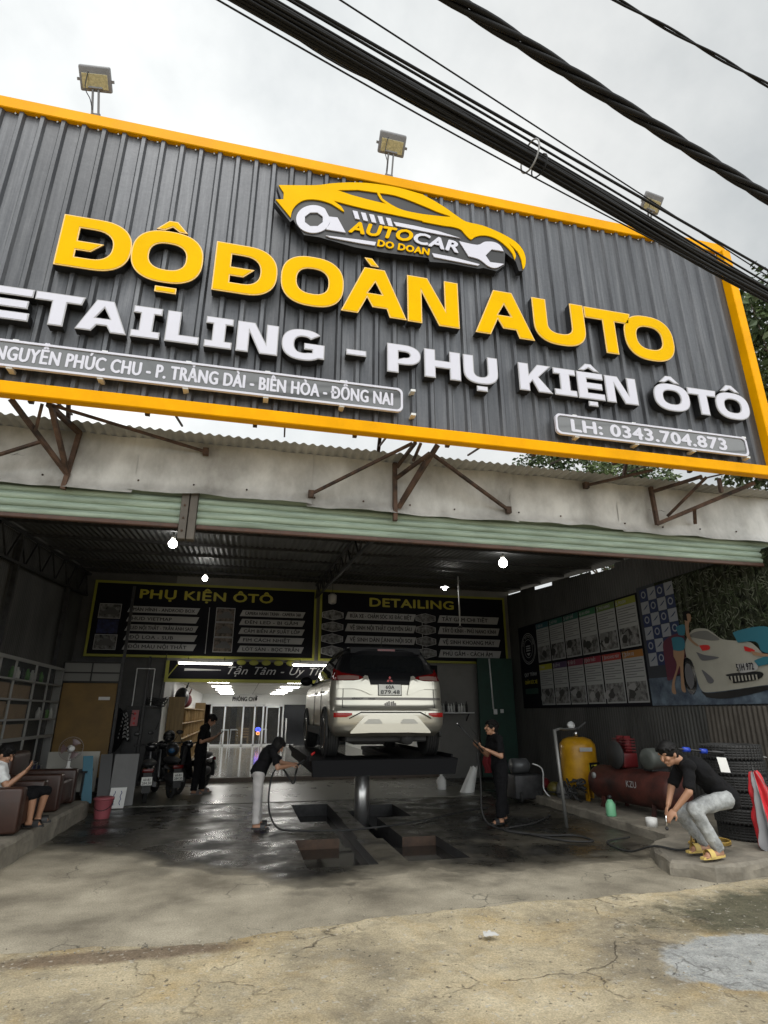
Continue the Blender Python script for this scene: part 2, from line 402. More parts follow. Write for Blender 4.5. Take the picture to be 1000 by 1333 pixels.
def slab_sh(k):
    s = k.sep(); x, y = s[0], s[1]
    a = k.ramp(k.noise(1.2, 9, .62), (.33, (.155, .135, .10)), (.5, (.275, .245, .185)), (.68, (.39, .35, .27)))
    c = k.mix(1., a, k.ramp(k.noise(70, 5, .75), (.3, .55), (.5, 1.), (.72, 1.45)), 'MULTIPLY')
    n_ = k.math('SUBTRACT', k.noise(.85, 7, .6, dist=.6), .5)
    edge = k.math('ADD', 6.75, k.math('MULTIPLY', k.math('MAXIMUM', k.math('SUBTRACT', .6, x), 0.), .85))
    edge = k.math('ADD', edge, k.math('MULTIPLY', k.math('MAXIMUM', k.math('SUBTRACT', x, 3.9), 0.), .12))
    d = k.math('ADD', k.math('SUBTRACT', y, edge), k.math('MULTIPLY', n_, 1.9))
    wet = k.ramp(d, (-.0, 0.), (.10, .5), (.5, 1.)); damp = k.ramp(k.math('ADD', d, .95), (.0, 0.), (.9, .45)); wet = k.math('MAXIMUM', wet, k.math('MULTIPLY', damp, k.ramp(k.noise(1.6, 6, .65), (.42, 0.), (.62, 1.))))
    pat = k.ramp(k.noise(.8, 6, .6, dist=.3), (.40, .80), (.55, 1.)); wet = k.math('MULTIPLY', wet, pat)
    c = k.mix(wet, c, k.ramp(k.noise(3, 6, .6), (.3, (.006, .0058, .0055)), (.7, (.020, .019, .016))))
    ck = k.math('MULTIPLY', k.crack(.9, .008), k.ramp(k.noise(.7, 3, .5), (.5, 0.), (.6, 1.)))
    c = k.mix(k.math('MULTIPLY', ck, .8), c, (.03, .026, .02))
    k.link(c, k.b.inputs['Base Color'])
    rg = k.math('SUBTRACT', .88, k.math('MULTIPLY', k.math('MULTIPLY', wet, k.ramp(k.noise(2.2, 5, .6), (.35, .45), (.6, 1.))), .72)); k.link(rg, k.b.inputs['Roughness'])
    k.link(k.bump(k.noise(45, 5, .7), .22, .012, k.bump(k.noise(4, 6, .6), .3, .02)), k.b.inputs['Normal'])
m_slab = shader('grey garage concrete', slab_sh)
def panel_sh(k):
    s = k.sep(); x, z = s[0], s[2]
    sheet = k.math('FLOOR', k.math('DIVIDE', k.math('ADD', x, 4.), .98)); wn = k.t.nodes.new('ShaderNodeTexWhiteNoise'); wn.noise_dimensions = '1D'; k.link(sheet, wn.inputs['W'])
    mp = k.t.nodes.new('ShaderNodeMapping'); mp.inputs['Scale'].default_value = (14, 1, .55); k.link(k.P, mp.inputs['Vector'])
    st = k.noise(1.1, 8, .7, mp.outputs['Vector'])
    c = k.ramp(st, (.28, (.050, .053, .060)), (.5, (.085, .089, .098)), (.66, (.135, .140, .150)))
    c = k.mix(1., c, k.ramp(wn.outputs['Value'], (0, .80), (1, 1.22)), 'MULTIPLY')
    sp = k.noise(26, 6, .75); c = k.mix(1., c, k.ramp(sp, (.35, .9), (.65, 1.1)), 'MULTIPLY')
    sc = k.noise(9, 8, .8); c = k.mix(k.ramp(sc, (.66, 0.), (.74, .18)), c, (.26, .26, .25))
    k.link(c, k.b.inputs['Base Color']); k.b.inputs['Metallic'].default_value = .45
    k.link(k.ramp(st, (.3, .34), (.7, .55)), k.b.inputs['Roughness']); k.link(k.bump(k.noise(3.5, 6, .6), .14, .03), k.b.inputs['Normal'])
m_panel = shader('charcoal sheet metal with streaks', panel_sh)
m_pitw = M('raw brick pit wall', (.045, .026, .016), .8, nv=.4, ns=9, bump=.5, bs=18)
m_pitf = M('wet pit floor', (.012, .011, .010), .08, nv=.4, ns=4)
m_kerb = M('old cement', (.20, .18, .145), .9, nv=.3, ns=3.5, bump=.55, bs=14)

# terrain far round, apron (road side), garage slab with the lift pits
g = MB(); gm = M('street ground', (.22, .20, .17), .9, nv=.2, ns=.5)
g.grid(lambda u, v: V((-400+800*u, -400+800*v, -.42)), 4, 4, gm); struct(g.build('ground'))
SEAM = [(-14, 5.75), (-3, 5.62), (-1.58, 5.52), (-.9, 5.42), (0, 5.36), (.6, 5.5), (1.32, 5.62), (2.2, 5.66), (3.2, 5.72), (4.2, 5.68), (5.2, 5.85), (16, 5.9)]
def seam(x):
    for (a, b), (c, d) in zip(SEAM, SEAM[1:]):
        if a <= x <= c: return lerp(b, d, (x-a)/(c-a))
    return SEAM[0][1] if x < -14 else SEAM[-1][1]
def apron(u, v):
    x = -14+30*u; yb = seam(x)+.10*noise.noise(V((x*1.7, 3, 0)))+.035*noise.noise(V((x*9, 1, 0)))
    y = -9+(yb+9)*(v**.6 if v < 1 else 1)
    f = min(1, (1-v)/.06)
    z = .018+.03*noise.noise(V((x*.7, y*.7, 0)))*f+.010*noise.noise(V((x*3.1, y*3.1, 5)))+.004*noise.noise(V((x*11, y*11, 2)))
    if v > .995: return V((x, y, .001))
    if v > .985: return V((x, y, max(z, .012)))
    return V((x, y, max(z, .003)))
g = MB(); g.grid(apron, 420, 200, m_apron); g.grid(lambda u, v: V((-14+30*u, -9+v*-.0, .0-.4*v)), 1, 1, m_apron); struct(g.build('forecourt'))
PITS = [(.85, 7.42, 1.68, 8.95, -.12), (1.46, 8.95, 1.72, 10.32, -.16), (1.05, 10.32, 1.74, 12.2, -.2), (2.05, 7.48, 2.83, 8.84, -.12), (1.97, 8.84, 2.34, 11.3, -.34), (2.34, 10.5, 2.95, 11.9, -.2)]; PZ = -.34
def pitz(x, y):
    for p in PITS:
        if p[0] < x < p[2] and p[1] < y < p[3]: return p[4]
    return 0
xs = sorted({-14, 16, *[q for p in PITS for q in (p[0], p[2])]}); ys = sorted({4.9, 16.6, *[q for p in PITS for q in (p[1], p[3])]})
g = MB()
for i in range(len(xs)-1):
    for j in range(len(ys)-1):
        a, c, b, d = xs[i], xs[i+1], ys[j], ys[j+1]; mx_, my_ = (a+c)/2, (b+d)/2; z = pitz(mx_, my_)
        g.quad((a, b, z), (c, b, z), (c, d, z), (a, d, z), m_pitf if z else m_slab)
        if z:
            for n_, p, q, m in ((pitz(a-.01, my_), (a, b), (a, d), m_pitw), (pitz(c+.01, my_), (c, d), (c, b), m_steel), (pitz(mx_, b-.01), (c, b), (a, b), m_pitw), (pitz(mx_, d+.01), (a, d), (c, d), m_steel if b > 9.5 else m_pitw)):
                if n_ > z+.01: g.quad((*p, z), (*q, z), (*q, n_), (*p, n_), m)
struct(g.build('floor'))
# tiled strip before the showroom, showroom floor
def tile_sh(k):
    s = k.sep()
    def ln(o, p): 
        f = k.math('FRACT', k.math('DIVIDE', o, p)); return k.math('LESS_THAN', f, .012)
    gr = k.math('MAXIMUM', ln(s[0], .6), ln(s[1], .6))
    c = k.mix(gr, k.ramp(k.noise(2, 5, .6), (.35, (.30, .295, .27)), (.7, (.40, .39, .36))), (.12, .115, .10))
    k.link(c, k.b.inputs['Base Color']); k.b.inputs['Roughness'].default_value = .12
m_tile = shader('glossy floor tiles', tile_sh)
m_tile2 = M('dull dirty floor tiles', (.15, .145, .12), .3, nv=.3, ns=2)
g = MB(); g.b2((-2.4, 12.6, -.2), (5.3, 16.35, .012), m_tile2, .004)
struct(g.build('tiled_floor'))
g = MB(); g.b2((-2.6, 16.35, -.2), (6.2, 37, .12), m_tile, .004); g.b2((-2.6, 16.25, -.2), (6.2, 16.35, .115), M('step edge', (.12, .09, .07), .6)); struct(g.build('showroom_floor'))
# raised platform on the left, kerb on the right
def rough(pts, h, nm, mat, z0=-.1, amp=.03):
    """worn cement block from a plan outline"""
    n_ = len(pts)
    o = MB(); k = 12; P = []
    for i in range(n_):
        a, b = V((*pts[i], 0)), V((*pts[(i+1) % n_], 0))
        for t in range(k): P.append(a.lerp(b, t/k))
    P = [p+V((noise.noise(p*3)*amp, noise.noise(p*3+V((5, 5, 5)))*amp, 0)) for p in P]
    c = sum(P, V())/len(P); N_ = len(P); L_ = []
    for s_, z in ((1.0, z0), (1.0, h*.55), (.995, h*.86), (.965, h)): L_ += [c+(p-c)*s_+V((noise.noise(p*5+V((0, 0, z*9)))*amp*.6, noise.noise(p*6+V((3, 0, z*7)))*amp*.6, z+(noise.noise(p*4)*amp*.5 if z > .05 else 0))) for p in P]
    f = [[j*N_+i, j*N_+(i+1) % N_, (j+1)*N_+(i+1) % N_, (j+1)*N_+i] for j in range(3) for i in range(N_)]
    f.append([3*N_+i for i in range(N_)]); o.add(L_, f, mat); return o.build(nm)
struct(rough([(-2.52, 5.6), (-2.46, 9), (-2.40, 11.7), (-4.3, 12.2), (-4.3, 5.6)], .25, 'raised_floor', m_kerb))
struct(rough([(5.62, 7.55), (7.8, 7.3), (7.8, 13.2), (5.75, 13.2), (5.7, 9.8)], .13, 'side_kerb', m_kerb))
def dd(px, py, z): p = G(px, py, z); return (p.x, p.y)
struct(rough([dd(843, 1098, .15), dd(870, 1119, .15), dd(935, 1128, .15), dd(985, 1122, .15), (7.2, 6.2), (7.6, 7.35), (5.75, 7.5)], .15, 'kerb_block', m_kerb, amp=.045))
# pale cement patch, stones
g = MB(); mp_ = M('pebbles', (.27, .245, .195), .9, nv=.6, ns=3)
for i in range(520):
    x = random.uniform(-3, 5.5); y = random.uniform(2.9, 5.4) if random.random() < .55 else seam(x)+random.gauss(-.05, .08); r = random.uniform(.003, .010) * (1.8 if random.random() < .06 else 1)
    g.ball((x, y, .022 if y < 5.4 else .006), (r, r*random.uniform(.7, 1.3), r*.7), mp_, Matrix.Rotation(random.random()*6, 3, 'Z'), 6, 4)
tag(g.build('gravel'), None, None, kind='stuff')
g = MB(); c = G(637, 1216, .04); g.grid(lambda u, v: c+V(((u-.5)*.13*(1-.5*v), (v-.5)*.10, .006+.022*noise.noise(V((u*3, v*3, 1))))), 6, 5, M('crumpled white paper', (.5, .5, .48), .9)); tag(g.build('paper_scrap'), 'crumpled white scrap of paper on the cracked yellow concrete', 'litter')

# ================================================================== SHOP BUILDING
XL, XR, YF, YB = -4.2, 7.6, 7.0, 16.0
def wz(y): return 4.45+.068*(y-7.2)
B = thing('auto_shop', 'deep open fronted car workshop of corrugated metal with pale green rolled up shutter', 'building', (1.7, 7, 0))
g = MB(); corr(g, (XR, YB, 0), -Y_, Z_, 9.0, 5, .085, .02, m_wallz, top=lambda u: wz(YB-u)-.03+.06*(math.sin(int(u/.9)*2.3)))
g.b2((XR+.03, 7, 0), (XR+.06, YB+.1, 4.3), m_steel)
g.build('side_wall', B)
g = MB(); corr(g, (XL, 6.0, 0), Y_, Z_, 10, 4.25, .085, .02, m_wallz, top=lambda u: wz(6+u)+.02); g.b2((XL-.06, 5.8, 0), (XL-.03, YB+.1, 4.6), m_steel)
g.build('side_wall', B)
g = MB()
g.b2((XL-.1, YB, -.1), (-1.95, YB+.16, 5.15), m_block); g.b2((5.3, YB, -.1), (XR+.05, YB+.16, 5.15), m_plast); g.b2((-1.95, YB, 2.92), (5.3, YB+.16, 5.15), m_plast)
g.build('rear_wall', B)
# showroom shell behind
g = MB()
g.b2((-2.1, YB+.16, .12), (-1.95, 31.5, 2.75), m_showw); g.b2((5.3, YB+.16, .12), (5.45, 31.5, 2.75), m_showw)
g.b2((-1.95, 31.45, 2.06), (5.3, 31.6, 2.55), m_showw)
g.build('showroom_wall', B)
g = MB(); g.b2((-1.95, YB+.16, 2.55), (5.3, 37, 2.7), m_showw)
for i in range(1, 12): g.bar((-1.95, 16.2+i*1.25, 2.547), (5.3, 16.2+i*1.25, 2.547), .015, .004, m_plast)
for i in range(1, 6): g.bar((-1.95+i*1.21, 16.3, 2.546), (-1.95+i*1.21, 31.4, 2.546), .015, .004, m_plast)
g.build('showroom_ceiling', B)
for xx in (-.75, 1.65):
    for yy in (18.75, 22, 25, 27.7, 29.9):
        g = MB(); g.box((xx, yy, 2.53), (.62, .36, .02), m_pan); g.build('ceiling_panel_light', B)
# roof, purlins, trusses
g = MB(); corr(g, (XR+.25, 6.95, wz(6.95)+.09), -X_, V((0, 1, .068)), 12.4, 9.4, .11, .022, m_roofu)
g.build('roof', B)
for yy in (7.9, 9.1, 10.3, 11.5, 12.7, 13.9, 15.1):
    g = MB(); g.bar((XL, yy, wz(yy)+.07), (XR, yy, wz(yy)+.07), .05, .09, m_steel); g.build('purlin', B)
def truss(x, y0, y1, zt, zb, nm, parent, m=m_steel, k=11):
    g = MB(); g.bar((x, y0, zt(y0)), (x, y1, zt(y1)), .05, .05, m); g.bar((x, y0, zb(y0)), (x, y1, zb(y1)), .05, .05, m)
    for i in range(k):
        a = y0+(y1-y0)*i/k; b = y0+(y1-y0)*(i+.5)/k; c = y0+(y1-y0)*(i+1)/k
        g.bar((x, a, zb(a)), (x, b, zt(b)), .03, .03, m); g.bar((x, b, zt(b)), (x, c, zb(c)), .03, .03, m)
    g.build(nm, parent)
truss(1.78, 7.1, 15.95, lambda y: wz(y)-.01, lambda y: wz(y)-.36, 'roof_truss', B)
truss(XL+.12, 6.2, 15.95, lambda y: wz(y), lambda y: wz(y)-.55, 'roof_truss', B)
for i in range(3):
    g = MB(); g.bar((XL+.1, 8+i*3.2, 0), (XL+.1, 8+i*3.2, 4.6), .08, .08, m_steel, ); g.build('wall_post', B)
# plywood partition and its dark frame at the back left
g = MB(); g.b2((-4.02, 15, .3), (-2.86, 15.04, 2.3), m_ply); g.b2((-3.22, 14.985, 1.93), (-2.98, 14.998, 2.0), m_white); g.build('plywood_door', B)
g = MB(); g.b2((-4.05, 15, 2.33), (-2.84, 15.04, 2.76), M('pale fanlight sheet', (.20, .20, .19), .5))
for z in (2.33, 2.53, 2.76): g.bar((-4.06, 14.98, z), (-2.84, 14.98, z), .03, .03, m_blackp)
for x in (-4.06, -3.45, -2.83): g.bar((x, 14.98, 2.33), (x, 14.98, 2.76), .03, .03, m_blackp)
g.bar((-2.8, 15, 0), (-2.8, 15, 4.6), .06, .06, m_steel); g.bar((-2.35, 15.9, 0), (-2.35, 15.9, 3), .06, .05, m_steel); g.build('fanlight', B)
g = MB(); g.b2((-2.75, 15.9, .1), (-2.4, 15.95, 1.75), m_blackp); g.bar((-2.72, 15.85, 1.8), (-2.05, 15.85, 1.8), .03, .03, m_steel)
for x in (-2.62, -2.2): g.bar((x, 15.86, 1.8), (x, 15.86, 2.7), .02, .02, m_alu)
g.bar((-2.62, 15.86, 2.7), (-2.2, 15.86, 2.7), .02, .02, m_alu); g.build('wall_rack', B)
# front: shutter, fascia sheets, overhanging roof edge
def shut(x0, x1):
    g = MB(); prof = []; z = 3.80
    for i in range(4):
        for a, b in ((0, 0), (.012, .02), (.04, .034), (.066, .02), (.078, 0), (.09, -.004)): prof.append((z+a, b))
        z += .09
    prof.append((4.25, 0)); n_ = len(prof); k = 24
    vv = [V((lerp(x0, x1, i/k), YF-.03-b+.006*noise.noise(V((i*.7, z_, x0))), z_+.006*noise.noise(V((i*.5, 0, x0))))) for z_, b in prof for i in range(k+1)]
    g.add(vv, [[j*(k+1)+i, j*(k+1)+i+1, (j+1)*(k+1)+i+1, (j+1)*(k+1)+i] for j in range(n_-1) for i in range(k)], m_green, True)
    o = g.build('roller_shutter', B)
    g = MB(); g.b2((x0, YF-.06, 3.748), (x1, YF, 3.80), m_brown, .008); g.build('bottom_rail', o)
pX = W(245, 680, YF).x
shut(-6, pX-.1); shut(pX+.1, 7.9)
g = MB(); g.b2((pX-.095, YF-.1, 3.60), (pX-.006, YF+.02, 4.2), m_wallz2, .006); g.b2((pX+.006, YF-.1, 3.60), (pX+.095, YF+.02, 4.2), m_wallz2, .006)
for z in (3.7, 3.86, 4.02): g.cyl((pX-.05, YF-.115, z), (pX-.05, YF-.1, z), .012, m_rust)
g.build('shutter_mullion', B)
m_fas = M('weathered fascia sheet', (.36, .35, .325), .5, .2, nv=.25, ns=1.1, c2=(.63, .625, .60), bump=.35, bs=2.6, stretch=(1, 1, .6))
seams = [-6.3, W(178, 600, YF).x, W(403, 620, YF).x, W(663, 640, YF).x, W(800, 650, YF).x, 8.0]
for i in range(5):
    a, b = seams[i], seams[i+1]; k = max(10, int((b-a)/.07)); dz = random.uniform(-.03, .03)
    def fs(u, v, a=a, b=b, i=i, dz=dz):
        x = lerp(a-.03, b+.03, u); q = noise.noise(V((x*1.1, i*7, 0))); zb = 4.13+dz+.03*noise.noise(V((x*2.3, i*3, 1)))
        z = lerp(zb, 4.87, v); ripple = .05*noise.noise(V((x*1.6, z*1.5, i*5)))+.022*noise.noise(V((x*5, z*3, i)))
        lip = .07*max(0, 1-v/.22)**2*(1.1+q)
        return V((x, YF-.085-.008*i % .016-ripple-lip+.02*v, z))
    g = MB(); g.grid(fs, k, 16, m_fas)
    for x in [a+.1+j*.62 for j in range(int((b-a)/.62))]:
        p = fs((x-a)/(b-a), .2); g.ball(p+V((0, -.01, 0)), .012, m_rust, None, 8, 5)
    g.build('metal_fascia', B)
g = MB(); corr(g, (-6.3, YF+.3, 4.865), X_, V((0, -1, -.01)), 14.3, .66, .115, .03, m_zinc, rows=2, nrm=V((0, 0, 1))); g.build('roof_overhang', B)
# 
# ================================================================== ROOFTOP SIGN
YS, YFc = 6.19, 6.05                              # sheet plane, letter-face plane
SX0, SX1, SZ0, SZ1 = -4.0, 7.17, 4.98, 8.95
SG = thing('shop_sign', 'big charcoal corrugated sign with yellow and white raised letters above the workshop', 'sign', (1.7, 6.3, 4.85))
g = MB(); corr(g, (SX0, YS, SZ0), X_, Z_, SX1-SX0, SZ1-SZ0, .245, .038, m_panel, 'trap', rows=4)
g.b2((SX0, YS+.012, SZ0), (SX1, YS+.03, SZ1), m_steel); 
def tr(lo, hi): g = MB(); g.b2(lo, hi, m_yframe, .01); g.build('frame_trim', SG)
tr((SX0-.15, YFc, 4.825), (SX1+.15, YS-.01, 4.978)); tr((SX0-.15, 6.125, 8.905), (SX1+.15, YS+.06, 9.09))
tr((SX0-.15, YFc, 4.98), (SX0-.002, YS+.06, 8.90)); tr((SX1+.002, YFc, 4.98), (SX1+.15, YS+.06, 8.90))
for i in range(46):
    x = SX0+.12+i*.245
    for z in (5.0, 8.885): g.ball((x, YS-.012, z), .013, m_alu, None, 6, 4)
g.build('corrugated_panel', SG)
g = MB(); g.bar((SX0, YS+.06, 5.0), (SX1, YS+.06, 5.0), .05, .05, m_rust); g.bar((SX0, YS+.06, 8.75), (SX1, YS+.06, 8.75), .05, .05, m_rust); g.bar((SX0, YS+.06, 6.8), (SX1, YS+.06, 6.8), .05, .05, m_rust)
for i in range(10): x = SX0+.3+i*1.2; g.bar((x, YS+.08, 4.85), (x, YS+.08, 8.8), .05, .05, m_rust)
for x in (-2.7, 1.8, 6.2): g.bar((x, YS+.1, 8.6), (x, YF+1.4, 5.0), .05, .05, m_rust)
g.build('rear_frame', SG)
# raised letters: black box, pale rim, coloured face
def raised(outs, x, z, face, rim, name, depth=.12, inset=.014, parent=SG, y=None):
    y = YFc if y is None else y
    g = MB(); vv, ff = fill(outs, 0, (depth-.012)/2); g.add([V((x+p.x, y+.012+(depth-.012)/2-p.z, z+p.y)) for p in vv], [f[::-1] for f in ff], m_blk)
    vv, ff = fill(outs, 0, .006); g.add([V((x+p.x, y+.006-p.z, z+p.y)) for p in vv], [f[::-1] for f in ff], rim)
    if inset:
        vv, ff = fill(outs, -inset, .0); g.add([V((x+p.x, y-.004, z+p.y)) for p in vv], ff, face)
    return g.build(name, parent)
def gO(w_, h, s, t): return [sup(w_/2, h/2, w_/2, h/2, 2.5, 48), sup(w_/2, h/2, w_/2-s, h/2-t, 2.5, 40)[::-1]]
def gDD(w_, h):
    o = [(0, 0), (0, h)]+sup(w_*.5, h/2, w_*.5, h/2, 2.4, 24, 90, -90)
    i = [(.2, .2*h), (.2, .34*h), (.36, .34*h), (.49, .52*h), (.2, .52*h), (.2, .78*h)]+sup(w_*.45, h*.49, w_*.55-.21, h*.29, 2.4, 14, 90, -90)
    return [o, i]
def gAA(w_, h): k = w_/.874; return [[(x*k, y*h) for x, y in ((0, 0), (.3, 1), (.579, 1), (.874, 0), (.645, 0), (.606, .17), (.414, .17), (.341, .36), (.222, 0))], [(x*k, y*h) for x, y in ((.45, .71), (.347, .455), (.542, .455))]]
def gN(w_, h, s): return [[(0, 0), (0, h), (s*1.42, h), (w_-s, .36*h), (w_-s, h), (w_, h), (w_, 0), (w_-s*1.45, 0), (s, .68*h), (s, 0)]]
def gU(w_, h, s, t):
    return [[(0, h), (s, h)]+sup(w_/2, h*.45, w_/2-s, h*.45-t, 2.5, 16, 180, 360)+[(w_-s, h), (w_, h)]+sup(w_/2, h*.45, w_/2, h*.45, 2.5, 20, 360, 180)]
def gT(w_, h, s, t): return [[(0, h), (w_, h), (w_-.05*w_, h-t), (w_/2+s/2, h-t), (w_/2+s/2, 0), (w_/2-s/2, 0), (w_/2-s/2, h-t), (0, h-t)]]
def gE(w_, h, s, t): return [[(0, 0), (0, h), (w_, h), (w_, h-t), (s, h-t), (s, h/2+t/2), (w_*.94, h/2+t/2), (w_*.94, h/2-t/2), (s, h/2-t/2), (s, t), (w_, t), (w_, 0)]]
def gA(w_, h, s): m_ = w_/2; return [[(0, 0), (m_-s*.62, h), (m_+s*.62, h), (w_, 0), (w_-s*1.12, 0), (w_-s*1.45, .2*h), (s*1.45, .2*h), (s*1.12, 0)], [(m_, .76*h), (m_-s*.52, .42*h), (m_+s*.52, .42*h)]]
def gI(w_, h, s, t): a, b = w_/2-s/2, w_/2+s/2; return [[(0, 0), (w_, 0), (w_, t), (b, t), (b, h-t), (w_, h-t), (w_, h), (0, h), (0, h-t), (a, h-t), (a, t), (0, t)]]
def gL(w_, h, s, t): return [[(0, 0), (w_, 0), (w_, t), (s, t), (s, h), (0, h)]]
def gG(w_, h, s, t):
    o = sup(w_/2, h/2, w_/2, h/2, 2.4, 40, 42, 318); i = sup(w_/2, h/2, w_/2-s, h/2-t, 2.4, 34, 318, 42)
    return [o[:-1]+[(w_, .1*h), (w_, .56*h), (w_*.52, .56*h), (w_*.52, .36*h), (w_-s*1.0, .36*h), (w_-s, .27*h)]+i[3:]]
def gP(w_, h, s, t): return [[(0, 0), (0, h), (w_*.5, h)]+sup(w_*.5, h*.65, w_*.5, h*.35, 2.3, 16, 90, -90)+[(s, .3*h), (s, 0)], [(s, .48*h), (s, h-t), (w_*.5, h-t)][::1]+sup(w_*.5, h*.65, w_*.5-s*.95, h*.35-t, 2.3, 10, 90, -90)]
def gH(w_, h, s, t): return [[(0, 0), (0, h), (s, h), (s, h/2+t/2), (w_-s, h/2+t/2), (w_-s, h), (w_, h), (w_, 0), (w_-s, 0), (w_-s, h/2-t/2), (s, h/2-t/2), (s, 0)]]
def gK(w_, h, s): return [[(0, 0), (0, h), (s, h), (s, .60*h), (w_-s*1.35, h), (w_, h), (w_*.60, .54*h), (w_, 0), (w_-s*1.4, 0), (w_*.40, .39*h), (s, .26*h), (s, 0)]]
def gD(w_, h, s, t): return [[(0, 0), (0, h)]+sup(w_*.5, h/2, w_*.5, h/2, 2.4, 24, 90, -90), [(s, t), (s, h-t)]+sup(w_*.5, h/2, w_*.5-s, h/2-t, 2.4, 14, 90, -90)]
def hat(w_, h): return [[(0, 0), (w_*.36, h), (w_*.64, h), (w_, 0), (w_*.74, 0), (w_*.5, .42*h), (w_*.26, 0)]]
def dot(w_, h): return [[(0, 0), (w_, 0), (w_, h), (0, h)]]
def row1(x): return 6.553-.009*(x+2.5)
H1 = .748
for nm, outs, x, dz in (('letter', gDD(.80, H1), -2.515, 0), ('letter', gO(.83, H1+.03, .20, .19), -1.715, -.015), ('accent_mark', hat(.37, .155), -1.475, .755+.02), ('accent_mark', dot(.245, .082), -1.39, -.155),
        ('letter', gDD(.775, H1), -.75, 0), ('letter', gO(.81, H1+.03, .20, .19), .07, -.015), ('letter', gAA(.874, H1), .852, 0), ('accent_mark', [[(0, .125), (.105, .125), (.2, 0), (.09, 0)]], 1.15, .79), ('letter', gN(.725, H1, .2), 1.74, 0),
        ('letter', gAA(.874, H1), 2.69, 0), ('letter', gU(.81, H1, .215, .19), 3.575, 0), ('letter', gT(.76, H1, .2, .19), 4.40, 0), ('letter', gO(.83, H1+.03, .20, .19), 5.02, -.015)):
    raised(outs, x, row1(x)+dz, m_yface, m_ylrim, nm)
H2 = .425
def row2(x): return 5.730-.0062*(x+2.6)
for nm, outs, x, dz in (('letter', gD(.50, H2, .15, .105), -3.72, 0), ('letter', gE(.50, H2, .16, .105), -3.13, 0), ('letter', gT(.51, H2, .155, .11), -2.61, 0), ('letter', gA(.54, H2, .15), -2.153, 0), ('letter', gI(.315, H2, .15, .095), -1.572, 0),
        ('letter', gL(.38, H2, .155, .105), -1.2, 0), ('letter', gI(.315, H2, .15, .095), -.76, 0), ('letter', gN(.49, H2, .145), -.396, 0), ('letter', gG(.525, H2+.02, .15, .105), .138, -.01), ('hyphen', dot(.255, .082), .935, .165),
        ('letter', gP(.445, H2, .15, .105), 1.46, 0), ('letter', gH(.495, H2, .15, .11), 1.952, 0), ('letter', gU(.485, H2, .145, .105), 2.486, 0), ('accent_mark', dot(.15, .075), 2.66, -.105),
        ('letter', gK(.485, H2, .15), 3.27, 0), ('letter', gI(.335, H2, .15, .095), 3.785, 0), ('letter', gE(.405, H2, .15, .1), 4.14, 0), ('accent_mark', hat(.32, .115), 4.18, H2+.022), ('accent_mark', dot(.14, .075), 4.28, -.105), ('letter', gN(.495, H2, .145), 4.572, 0),
        ('letter', gO(.59, H2+.02, .15, .11), 5.34, -.01), ('accent_mark', hat(.34, .115), 5.46, H2+.022), ('letter', gT(.49, H2, .15, .11), 5.915, 0), ('letter', gO(.58, H2+.02, .15, .11), 6.37, -.01), ('accent_mark', hat(.34, .115), 6.49, H2+.022)):
    raised(outs, x, row2(x)+dz, m_wface, m_wrim, nm, .12, .011)
# two smoked plates with white lettering
def plate(x0, x1, z0, z1, sl_, body, tx, tw, th, bold):
    P_ = MB()
    U_ = V((1, 0, sl_)).normalized(); w_ = x1-x0; h = z1-z0
    def rr(i): 
        r = .07-i*.3; a, b, c, d = i, i, w_-i, h-i; o = []
        for cx_, cy_, t0 in ((c-r, d-r, 0), (a+r, d-r, 90), (a+r, b+r, 180), (c-r, b+r, 270)): o += [(cx_+r*math.cos(R(t0+j*15)), cy_+r*math.sin(R(t0+j*15))) for j in range(7)]
        return o
    O = V((x0, YFc+.03, z0)); Vv = Z_
    flat(P_, O, U_, Vv, [rr(0), rr(.026)[::-1]], m_wface, .012, .02); flat(P_, O, U_, Vv, [rr(.02)], m_smoke, 0, .018)
    for i in range(int(w_/.9)+1):
        for z in (-.004, h+.004): P_.b2((x0+.3+i*.9-.03, YFc+.01, z0+z+sl_*(i*.9+.3)-.015), (x0+.3+i*.9+.03, YS-.01, z0+z+sl_*(i*.9+.3)+.015), m_alu)
    o = P_.build('name_plate', SG); T = MB()
    text(T, body, V((tx, YFc+.03, z0+(h-th)/2+sl_*(tx-x0))), U_, Vv, th, m_wface, tw, bold, 0, .022)
    T.build('plate_lettering', o)
plate(-3.9, 1.66, 5.145, 5.475, .001, 'NGUYỄN PHÚC CHU - P. TRẢNG DÀI - BIÊN HÒA - ĐỒNG NAI', -2.86, 4.39, .165, .035)
plate(3.745, 6.76, 5.105, 5.405, -.006, 'LH: 0343.704.873', 3.98, 2.42, .17, .055)
# car emblem above the lettering
def q5(x0, y0, pts, s=5): return [(p.x, p.z) for p in (W(x0+a/s, y0+b/s, YFc-.03) for a, b in pts)]
A_ = lambda *p: q5(350, 230, p)
C_ = lambda *p: q5(500, 240, p)
def smooth(pts, k=4): return [(p.x, p.y) for p in spline([(*p, 0) for p in pts], k)]
back = smooth(A_((52, 52), (300, 50), (560, 34), (700, 44), (850, 70)))+smooth(C_((250, 62), (400, 145), (535, 238), (640, 264), (760, 312), (850, 362), (905, 415), (926, 480), (922, 530), (908, 560)))+C_((880, 560), (860, 500), (790, 440), (786, 525), (735, 562), (650, 540), (615, 545), (430, 510), (300, 500), (290, 475), (0, 440))+A_((560, 455), (400, 410), (330, 390), (230, 375), (180, 310), (160, 275), (140, 290), (36, 160), (80, 140))
LG = MB(); vv, ff = fill([back], 0, .05); LG.add([V((p.x, YFc+.03-p.z, p.y)) for p in vv], [f[::-1] for f in ff], m_blk); logo = LG.build('car_emblem', SG)
